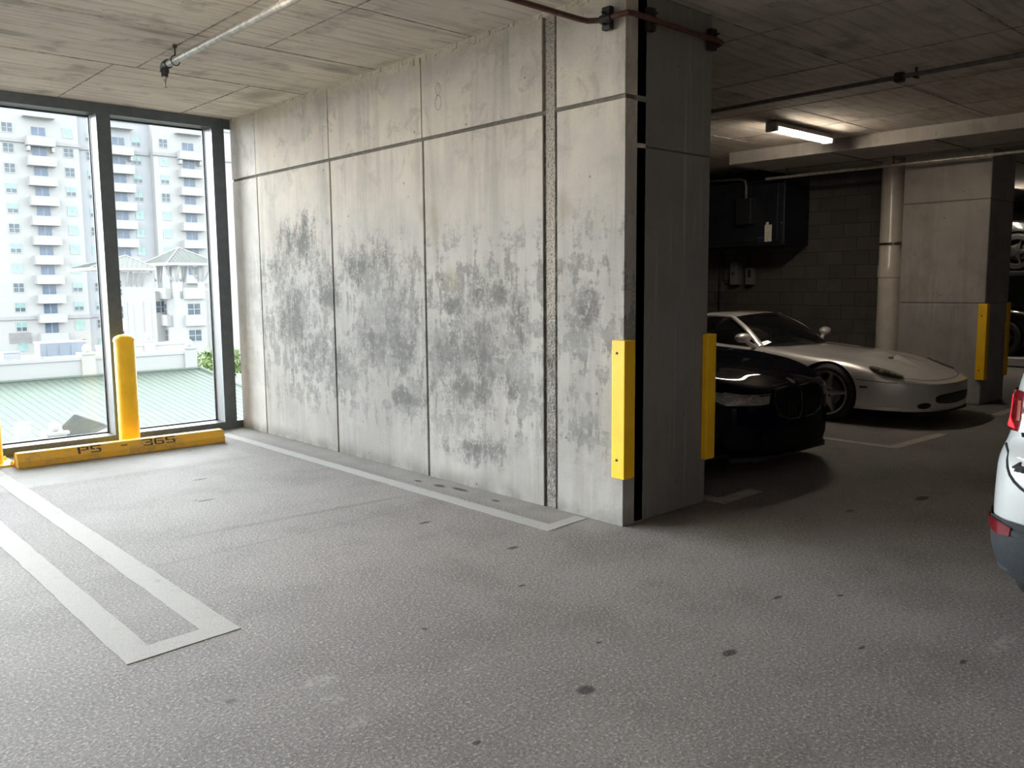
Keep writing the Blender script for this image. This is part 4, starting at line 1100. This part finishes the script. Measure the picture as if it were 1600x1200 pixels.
# ------------------------------------------------------------------ two-level parking lift with black cars, beyond the far pillar
def dark_car(loc, label):
    t = thing('car', label, 'car', loc)
    P = car_grid(OUT_D, CR_D, SP_D, LO_D, US_D, nose=(.55, .36))
    b, B = make_body(t, P, M['blackpaint'], [(.95, .34, .37, .62), (3.7, .34, .37, .62)], sc=3, sr=3)
    greenhouse(t, dict(wb=[(0, 1.62, .985), (.35, 1.66, .98), (.62, 1.76, .96), (.79, 1.92, .95)], wt=[(0, 2.3, 1.39), (.3, 2.32, 1.38), (.57, 2.42, 1.34)],
                     rt=[(0, 3.35, 1.40), (.3, 3.35, 1.39), (.56, 3.36, 1.34)], rb=[(0, 4.2, 1.06), (.35, 4.18, 1.05), (.66, 4.05, 1.03)],
                     belt=[(.85, 1.98, .955), (.86, 2.6, .975), (.85, 3.3, 1.0), (.80, 3.8, 1.02)], rail=[(.57, 2.40, 1.34), (.60, 2.8, 1.37), (.59, 3.3, 1.345), (.64, 3.8, 1.2)], cab=(1.95, 0, 1.0)), M['blackpaint'])
    for s in (-1, 1):
        for yy in (.95, 3.7): wheel(t, (s * .82, yy, .34), s, .34, .24, rim_mat=M['black'])
    return t
OUT_D = [(0, 0.0), (.26, .012), (.50, .06), (.70, .165), (.84, .33), (.91, .55), (.935, .8), (.945, 1.0), (.945, 1.3), (.935, 1.7), (.925, 2.1), (.925, 2.7), (.93, 3.2), (.945, 3.75), (.93, 4.2), (.89, 4.35), (.77, 4.5), (.45, 4.58), (0, 4.6)]
CR_D, SP_D, LO_D, US_D = crest, spine, low, USF
dark_car((18.1, 4.45, .17), 'black car standing on the lower white lift platform beyond the far pillar')
dark_car((18.0, 4.25, 1.72), 'black car raised on the upper platform of the parking lift beyond the far pillar')
pl = thing('parking_lift', 'two-level parking lift with a pale platform edge beyond the far pillar', 'parking lift', (18.1, 6.9, 0))
mb = MB(); mb.bbox(16.9, 19.3, 4.4, 8.85, .02, .165, .01); mb.build('platform', M['stucco_trim'], pl)
mb = MB(); mb.bbox(16.9, 19.3, 4.2, 8.85, 1.63, 1.715, .01); mb.build('platform', M['black'], pl)
for sx in (16.75, 19.45):
    mb = MB(); mb.bbox(sx - .08, sx + .08, 7.3, 7.5, 0, 2.9, .01); mb.build('post', M['black'], pl)

# ------------------------------------------------------------------ OUTSIDE
mb = MB(); mb.box(-120, 220, 12, 320, -14.5, -14.0)
struct(mb.build('ground', M['street']))

# --- apartment tower
tw = thing('apartment_tower', 'tall white apartment tower with stacked balconies filling the window view', 'building', (45, 155, -14))
YA, YB = 150.0, 151.6
mb = MB()
mb.box(20, 43.45, YA, 165, -14, 29.4); mb.box(43.45, 55.2, YB, 165, -14, 29.7, 1); mb.box(55.2, 82, YA, 165, -14, 29.4)
mb.build('facade', [M['stucco'], M['stucco_cool']], tw, merge=0)
mb = MB()
for x0, x1, y in ((20, 43.7, YA), (43.7, 55.0, YB), (55.0, 82, YA)):
    mb.box(x0, x1, y - .35, y + .1, 24.0, 24.5); mb.box(x0, x1, y - .25, y + .1, 29.2, 29.7)
    mb.box(x0, x1, y - .3, y + .1, -3.25, -2.75)
mb.build('cornice', M['cornice'], tw, merge=0)
def pane_mesh(kind):
    mb = MB()
    if kind == 2: mb.box(-.66, .66, -.05, .0, -.66, -.08, 1); mb.box(-.66, .66, -.05, .0, -.08, .68, 0)
    else: mb.box(-.66, .66, -.05, .0, -.66, .68, kind)
    return mb
def tower_window(first, x, y, z, k, w=1.0):
    mb = MB(); f = .07
    mb.box(-.75, .75, -.09, .0, .68, .78); mb.box(-.75, .75, -.11, .0, -.78, -.66); mb.box(-.75, -.66, -.09, 0, -.66, .68); mb.box(.66, .75, -.09, 0, -.66, .68)
    mb.box(-.05, .05, -.09, 0, -.66, .68); mb.box(-.66, .66, -.09, 0, -.04, .04)
    o = mb.build('window', M['stucco_trim'], tw, local=True, merge=0)
    pane_mesh(k).build('pane', [M['teal'], M['greypane']], o, local=True, merge=0)
    return o
protos = [tower_window(True, 0, 0, 0, k) for k in range(3)]
used = [False] * 3
def place(protos, used, k, x, y, z, sx=1.0):
    if used[k]:
        c = copy_tree(protos[k], tw)
    else:
        c = protos[k]; used[k] = True
    c.location = Vector((x, y, z)) - wloc(tw); c.scale = (sx, 1, 1)
    return c
random.seed(11)
FL = [26.1 - 3.045 * k for k in range(12)]
for x, y, zmin, sx in ((33.4, YA, -7.5, 1.05), (41.9, YA, -7.5, 1.0), (45.6, YB, -7.5, .8), (53.0, YB, 5, 1.0), (56.95, YA, 5, 1.0), (65.3, YA, 2, .9)):
    for z in FL:
        if z > zmin: place(protos, used, random.choice((0, 2, 2, 1)), x, y, z, sx)
# balcony doors and balconies
mb = MB(); mb.box(-1.05, 1.05, -.08, 0, -1.2, .72); bd = mb.build('balcony_door', M['stucco_trim'], tw, local=True)
mb = MB(); mb.box(-.97, -.06, -.11, -.08, -1.1, .62); mb.box(.06, .97, -.11, -.08, -1.1, .62); mb.build('pane', M['bluepane'], bd, local=True, merge=0)
mb = MB(); mb.box(-2.0, 2.0, -1.5, 0, -.75, -.55); mb.box(-2.0, 2.0, -1.5, -1.35, -.55, .62); mb.box(-2.0, -1.87, -1.35, 0, -.55, .62); mb.box(1.87, 2.0, -1.35, 0, -.55, .62); mb.box(-2.05, 2.05, -1.53, -1.32, .62, .70)
bal = mb.build('balcony', M['stucco_trim'], tw, local=True, merge=0)
pd, pb, ud, ub = [bd], [bal], [False], [False]
for x, y, zmin in ((37.7, YA, -7.5), (50.1, YB, 4), (61.2, YA, 3)):
    for k, z in enumerate(FL):
        if z > zmin:
            place(pd, ud, 0, x, y, z - .15)
            place(pb, ub, 0, x, y, z - 1.75)
    mb = MB(); mb.box(x - 2.2, x + 2.2, y - 1.6, y + .2, 27.9, 28.15)
    mb.build('balcony_canopy', M['stucco_trim'], tw)
    mb = MB(); mb.bbox(x - 1.9, x - 1.5, y - 1.3, y, 22.75, 23.5, .1); mb.bbox(x + 1.5, x + 1.9, y - 1.3, y, 22.75, 23.5, .1); mb.build('balcony_bracket', M['stucco_trim'], tw)
mb = MB()
for k in range(9): mb.box(31.6, 34.7, YA - .12, YA, -6.9 + k * .19, -6.78 + k * .19)
mb.build('louvre', M['louvre'], tw)

# --- low white building with hip-roofed corner pavilion
lb = thing('low_rise_building', 'low white building with a green hip-roofed corner pavilion in front of the tower', 'building', (34, 95, -14))
mb = MB()
mb.box(28.35, 32.75, 90.6, 92.2, -14, 3.1); mb.box(34.58, 37.85, 90, 95.4, -14, .35); mb.box(32.7, 48, 93.2, 108, -14, 1.2); mb.box(37.8, 50, 91.2, 108, -14, 1.35)
mb.box(29.9, 30.4, 90.5, 90.6, -8, .15); mb.box(31.5, 32.2, 90.5, 90.6, -8, .15)
mb.build('walls', M['stucco'], lb, merge=0)
def hip(x0, x1, y0, y1, ze, za, name, ap=None):
    cx, cy = ap or ((x0 + x1) / 2, (y0 + y1) / 2)
    mb = MB(); A = (cx, cy, za); C = [(x0, y0, ze), (x1, y0, ze), (x1, y1, ze), (x0, y1, ze)]
    for i in range(4): mb.add([C[i], C[(i + 1) % 4], A], [(0, 1, 2)], 0)
    mb.add(C, [(3, 2, 1, 0)], 1); mb.box(x0, x1, y0, y1, ze - .28, ze - .001, 1)
    # standing seams and hip caps
    for i in range(4):
        a, b = Vector(C[i]), Vector(C[(i + 1) % 4]); ap = Vector(A); m = (a + b) / 2
        mb.tube([tuple(a + Vector((0, 0, .03))), tuple(ap + Vector((0, 0, .03)))], .05, 6, 1)
        n = 13
        for k in range(1, n):
            t = k / n; p = a + (b - a) * t; s = 1 - abs(2 * t - 1); q = p + (ap - m) * s
            mb.tube([tuple(p + Vector((0, 0, .03))), tuple(q + Vector((0, 0, .03)))], .028, 4, 2)
    return mb.build(name, [M['roofwhite'], M['stucco_trim'], M['roofseam']], lb, merge=0)
hip(33.55, 39.0, 89.0, 96.4, 4.15, 5.85, 'pavilion_roof')
hip(26.3, 32.6, 89.6, 97.5, 3.6, 4.95, 'hip_roof', (31.0, 93.6))
for cx, cy in ((34.85, 90.3), (37.55, 90.3), (34.85, 95.1), (37.55, 95.1), (36.2, 95.1)):
    mb = MB(); mb.box(cx - .28, cx + .28, cy - .28, cy + .28, .3, 3.9)
    mb.build('pavilion_column', M['stucco'], lb)
    for dx, dy in ((-1, 0), (0, -1)):
        if (dx and cx > 35) and cx < 37: continue
        mb = MB(); s = .09
        a = Vector((cx + dx * .28, cy + dy * .28, 2.2)); b = Vector((cx + dx * 1.05, cy + dy * 1.05, 3.9))
        mb.tube([tuple(a), tuple(a + (b - a) * .5 + Vector((dx * .08, dy * .08, -.1))), tuple(b)], [.10, .13, .17], 6)
        mb.build('bracket', M['cornice'], lb)
mb = MB(); mb.tube([(37.83, 90.2, 2.2), (38.2, 90.1, 2.9), (38.75, 90.0, 3.9)], [.10, .13, .17], 6); mb.build('bracket', M['cornice'], lb)
for k in range(4):
    x = 29.9 + k * .52
    mb = MB(); mb.tube([(x, 90.55, 1.7), (x, 90.2, 2.3), (x, 89.7, 3.2)], [.07, .09, .1], 6); mb.build('bracket', M['cornice'], lb)
for z0 in (.35, -2.5):
    mb = MB(); mb.box(35.45, 37.62, 89.5, 90.02, z0, z0 + 1.15); mb.build('balcony', M['stucco_trim'], lb)
    mb = MB(); mb.box(34.1, 34.6, 91.3, 94.8, z0, z0 + 1.15); mb.build('balcony', M['stucco_trim'], lb)
def lwin(x, y, z, w, h, face='y'):
    mb = MB(); b = .06
    def bx(m, a0, a1, z0, z1, d0, d1):
        if face == 'y': m.box(x + a0, x + a1, y - d1, y - d0, z + z0, z + z1)
        else: m.box(y - d1, y - d0, x + a0, x + a1, z + z0, z + z1)
    for a0, a1, z0, z1 in ((-w, w, h, h + b), (-w, w, -h - b, -h), (-w - b, -w, -h - b, h + b), (w, w + b, -h - b, h + b), (-.03, .03, -h, h), (-w, w, -.03, .03)): bx(mb, a0, a1, z0, z1, 0, .08)
    o = mb.build('window', M['stucco_trim'], lb, merge=0)
    mb = MB(); bx(mb, -w, w, -h, h, -.01, .03); mb.build('pane', M['greypane'], o)
for z in (-.75, -3.55): lwin(36.5, 90.0, z, .66, .58); lwin(93.0, 34.58, z, .55, .58, 'x')
for z, h in ((2.0, .3), (1.15, .3), (-.9, .6), (-3.3, .5)): lwin(29.15, 90.6, z, .28, h)
lwin(34.2, 93.2, -.5, .5, .6)

# --- foreground metal roof, parapets and roof plant
fr = thing('metal_roof', 'pale green standing-seam metal roof sloping down just outside the window', 'roof', (12, 36, -14))
zt, sl = -2.80, .16
def rp(x, y, d=0.0): return (x, y, zt - sl * (45 - y) + d)
mb = MB()
q = [rp(-14, 45), rp(18.4, 45), rp(20.6, 24), rp(-14, 24)]
mb.add(q + [(a, b, c - .3) for a, b, c in q], [(3, 2, 1, 0), (4, 5, 6, 7), (0, 1, 5, 4), (1, 2, 6, 5), (2, 3, 7, 6), (3, 0, 4, 7)], 0)
x = -13.8
while x < 18.3:
    mb.tube([rp(x, 45, .01), rp(x + 2.0, 24, .01)], .022, 4, 1); x += .34
mb.build('roof_sheet', [M['roofgreen'], M['roofseam']], fr, merge=0)
mb = MB(); mb.tube([rp(18.4, 45, .05), rp(20.6, 24, .05)], .09, 6); mb.tube([rp(-14, 44.95, .05), rp(18.4, 44.95, .05)], .07, 6); mb.build('ridge_cap', M['roofgreen'], fr)
mb = MB(); mb.box(-14, 19, 26, 60, -14, -6.4); mb.box(-14, 17.5, 45.4, 62, -14, -2.75); mb.build('walls', M['stucco'], fr)
mb = MB(); mb.box(7.5, 7.97, 35.5, 36.0, -4.5, -3.45); mb.box(7.56, 7.91, 35.56, 35.94, -3.47, -3.44, 1); mb.build('roof_vent', [M['stucco_trim'], M['hvac']], fr, merge=0)
# small fine-seamed roof in front
sr = thing('dormer_roof', 'small pale roof with close seams at the foot of the window, beside the ball finial', 'roof', (9, 33, -4.6))
A, B, C_, D = Vector((8.98, 33.5, -3.0)), Vector((10.08, 33.5, -3.53)), Vector((8.68, 33.0, -3.98)), Vector((8.44, 33.2, -3.36))
mb = MB(); mb.add([A, B, C_, D] + [p + Vector((0, 0, -.1)) for p in (A, B, C_, D)], [(0, 1, 2, 3), (7, 6, 5, 4), (0, 4, 5, 1), (1, 5, 6, 2), (2, 6, 7, 3), (3, 7, 4, 0)])
for k in range(1, 16):
    t = k / 16; mb.tube([tuple(A + (B - A) * t + Vector((0, 0, .01))), tuple(D + (C_ - D) * t + Vector((0, 0, .01)))], .016, 4, 1)
mb.tube([tuple(A), tuple(B)], .06, 6, 2)
mb.build('roof_sheet', [M['roofwhite'], M['roofseam'], M['stucco_trim']], sr, merge=0)
mb = MB(); mb.prism([(9.0, -5.4), (10.2, -5.4), (10.12, -3.62), (9.2, -3.95)], 'y', 33.15, 33.45); mb.build('gable_wall', M['stucco_cool'], sr)
# parapets with ball finials
def parapet(x0, x1, y, zb, zc, label, piers):
    p = thing('parapet', label, 'parapet', (x0, y, zb))
    mb = MB(); mb.box(x0, x1, y, y + .25, zb, zc - .16); mb.box(x0, x1, y - .08, y + .33, zc - .16, zc, 1); mb.build('wall', [M['stucco'], M['stucco_trim']], p, merge=0)
    for px, r in piers:
        mb = MB(); mb.box(px - .32, px + .32, y - .15, y + .4, zb, zc + .12); mb.box(px - .40, px + .40, y - .22, y + .48, zc + .10, zc + .20, 1); mb.build('pier', [M['stucco'], M['stucco_trim']], p, merge=0)
        mb = MB(); mb.lathe([(0, zc + .2)] + [(r * math.sin(a), zc + .2 + r * .92 - r * math.cos(a)) for a in np.linspace(.35, PI, 14)], (px, y + .12, 0), seg=24); mb.build('ball_finial', M['stucco_trim'], p, True)
parapet(-14, 18.3, 45.1, -2.9, -1.80, 'long white roof parapet above the green metal roof with two ball finials', [(12.85, .21), (17.95, .21)])
parapet(15.5, 21, 52.5, -2.75, -1.75, 'shorter white parapet further back with one ball finial, right of the bollard', [(18.45, .24)])
parapet(6.2, 8.25, 33.0, -5.0, -3.72, 'low white parapet with a ball finial at the bottom of the left pane', [(8.18, .2)])
h = thing('rooftop_unit', 'large blue-grey rooftop air handling unit behind the parapet', 'rooftop unit', (14.4, 55.5, -2.75))
mb = MB(); mb.bbox(13.1, 15.65, 55, 56.2, -2.75, -1.62, .03); mb.build('body', M['hvac'], h)
mb = MB(); mb.bbox(13.05, 15.7, 54.95, 56.25, -1.64, -1.57, .02); mb.build('lid', M['stucco_trim'], h)
for xx in (13.75, 14.4, 15.05):
    mb = MB(); mb.box(xx - .27, xx + .27, 54.97, 55, -2.55, -1.75); mb.build('panel', M['hvac'], h)
h = thing('condenser', 'small grey condenser unit behind the parapet at the left edge of the window', 'rooftop unit', (10.6, 50.3, -2.75))
mb = MB(); mb.bbox(10.2, 11.0, 50, 50.7, -2.75, -1.72, .03); mb.build('body', M['hvac'], h)
mb = MB()
for k in range(6): mb.box(10.24, 10.96, 49.985, 50.0, -2.4 + k * .1, -2.34 + k * .1)
mb.build('grille', M['cornice'], h)
h = thing('roof_duct', 'low blue-grey roof duct in front of the air handling unit', 'duct', (12.6, 50.6, -2.75))
mb = MB(); mb.bbox(11.2, 14.1, 50.4, 50.9, -2.6, -2.12, .03)
for xx in (12.1, 13.0): mb.box(xx - .03, xx + .03, 50.38, 50.92, -2.62, -2.10)
mb.build('duct', M['hvac'], h)
mb = MB()
for xx in (11.4, 12.6, 13.9): mb.box(xx - .05, xx + .05, 50.5, 50.8, -2.75, -2.6)
mb.build('foot', M['cornice'], h)

# --- trees between the buildings
def tree(x, y, zb, hgt, rad, label):
    t = thing('tree', label, 'tree', (x, y, zb))
    mb = MB(); mb.tube([(0, 0, 0), (.1, 0, hgt * .5), (.05, .1, hgt * .8)], [.22, .15, .06], 8); mb.build('trunk', M['trunk'], t, True, local=True)
    mb = MB()
    for k in range(900):
        d = Vector((random.gauss(0, 1), random.gauss(0, 1), random.gauss(0, 1))).normalized() * rad * random.uniform(.45, 1.0) * (1 + .18 * math.sin(k * .37))
        c = Vector((0, 0, hgt * .78)) + Vector((d.x, d.y, d.z * .75))
        a = Vector((random.gauss(0, 1), random.gauss(0, 1), random.gauss(0, 1))).normalized() * .28; b = a.orthogonal().normalized() * .16
        mb.add([c - a, c - b, c + a, c + b], [(0, 1, 2, 3)])
    mb.build('foliage', M['leaf'], t, local=True, merge=0, fix=False)
tree(27.6, 72, -14, 11.2, 2.4, 'green tree between the roofs, just right of the parapet end')
tree(35.0, 80, -14, 10.6, 2.2, 'green tree seen in the sliver of window beside the concrete wall')
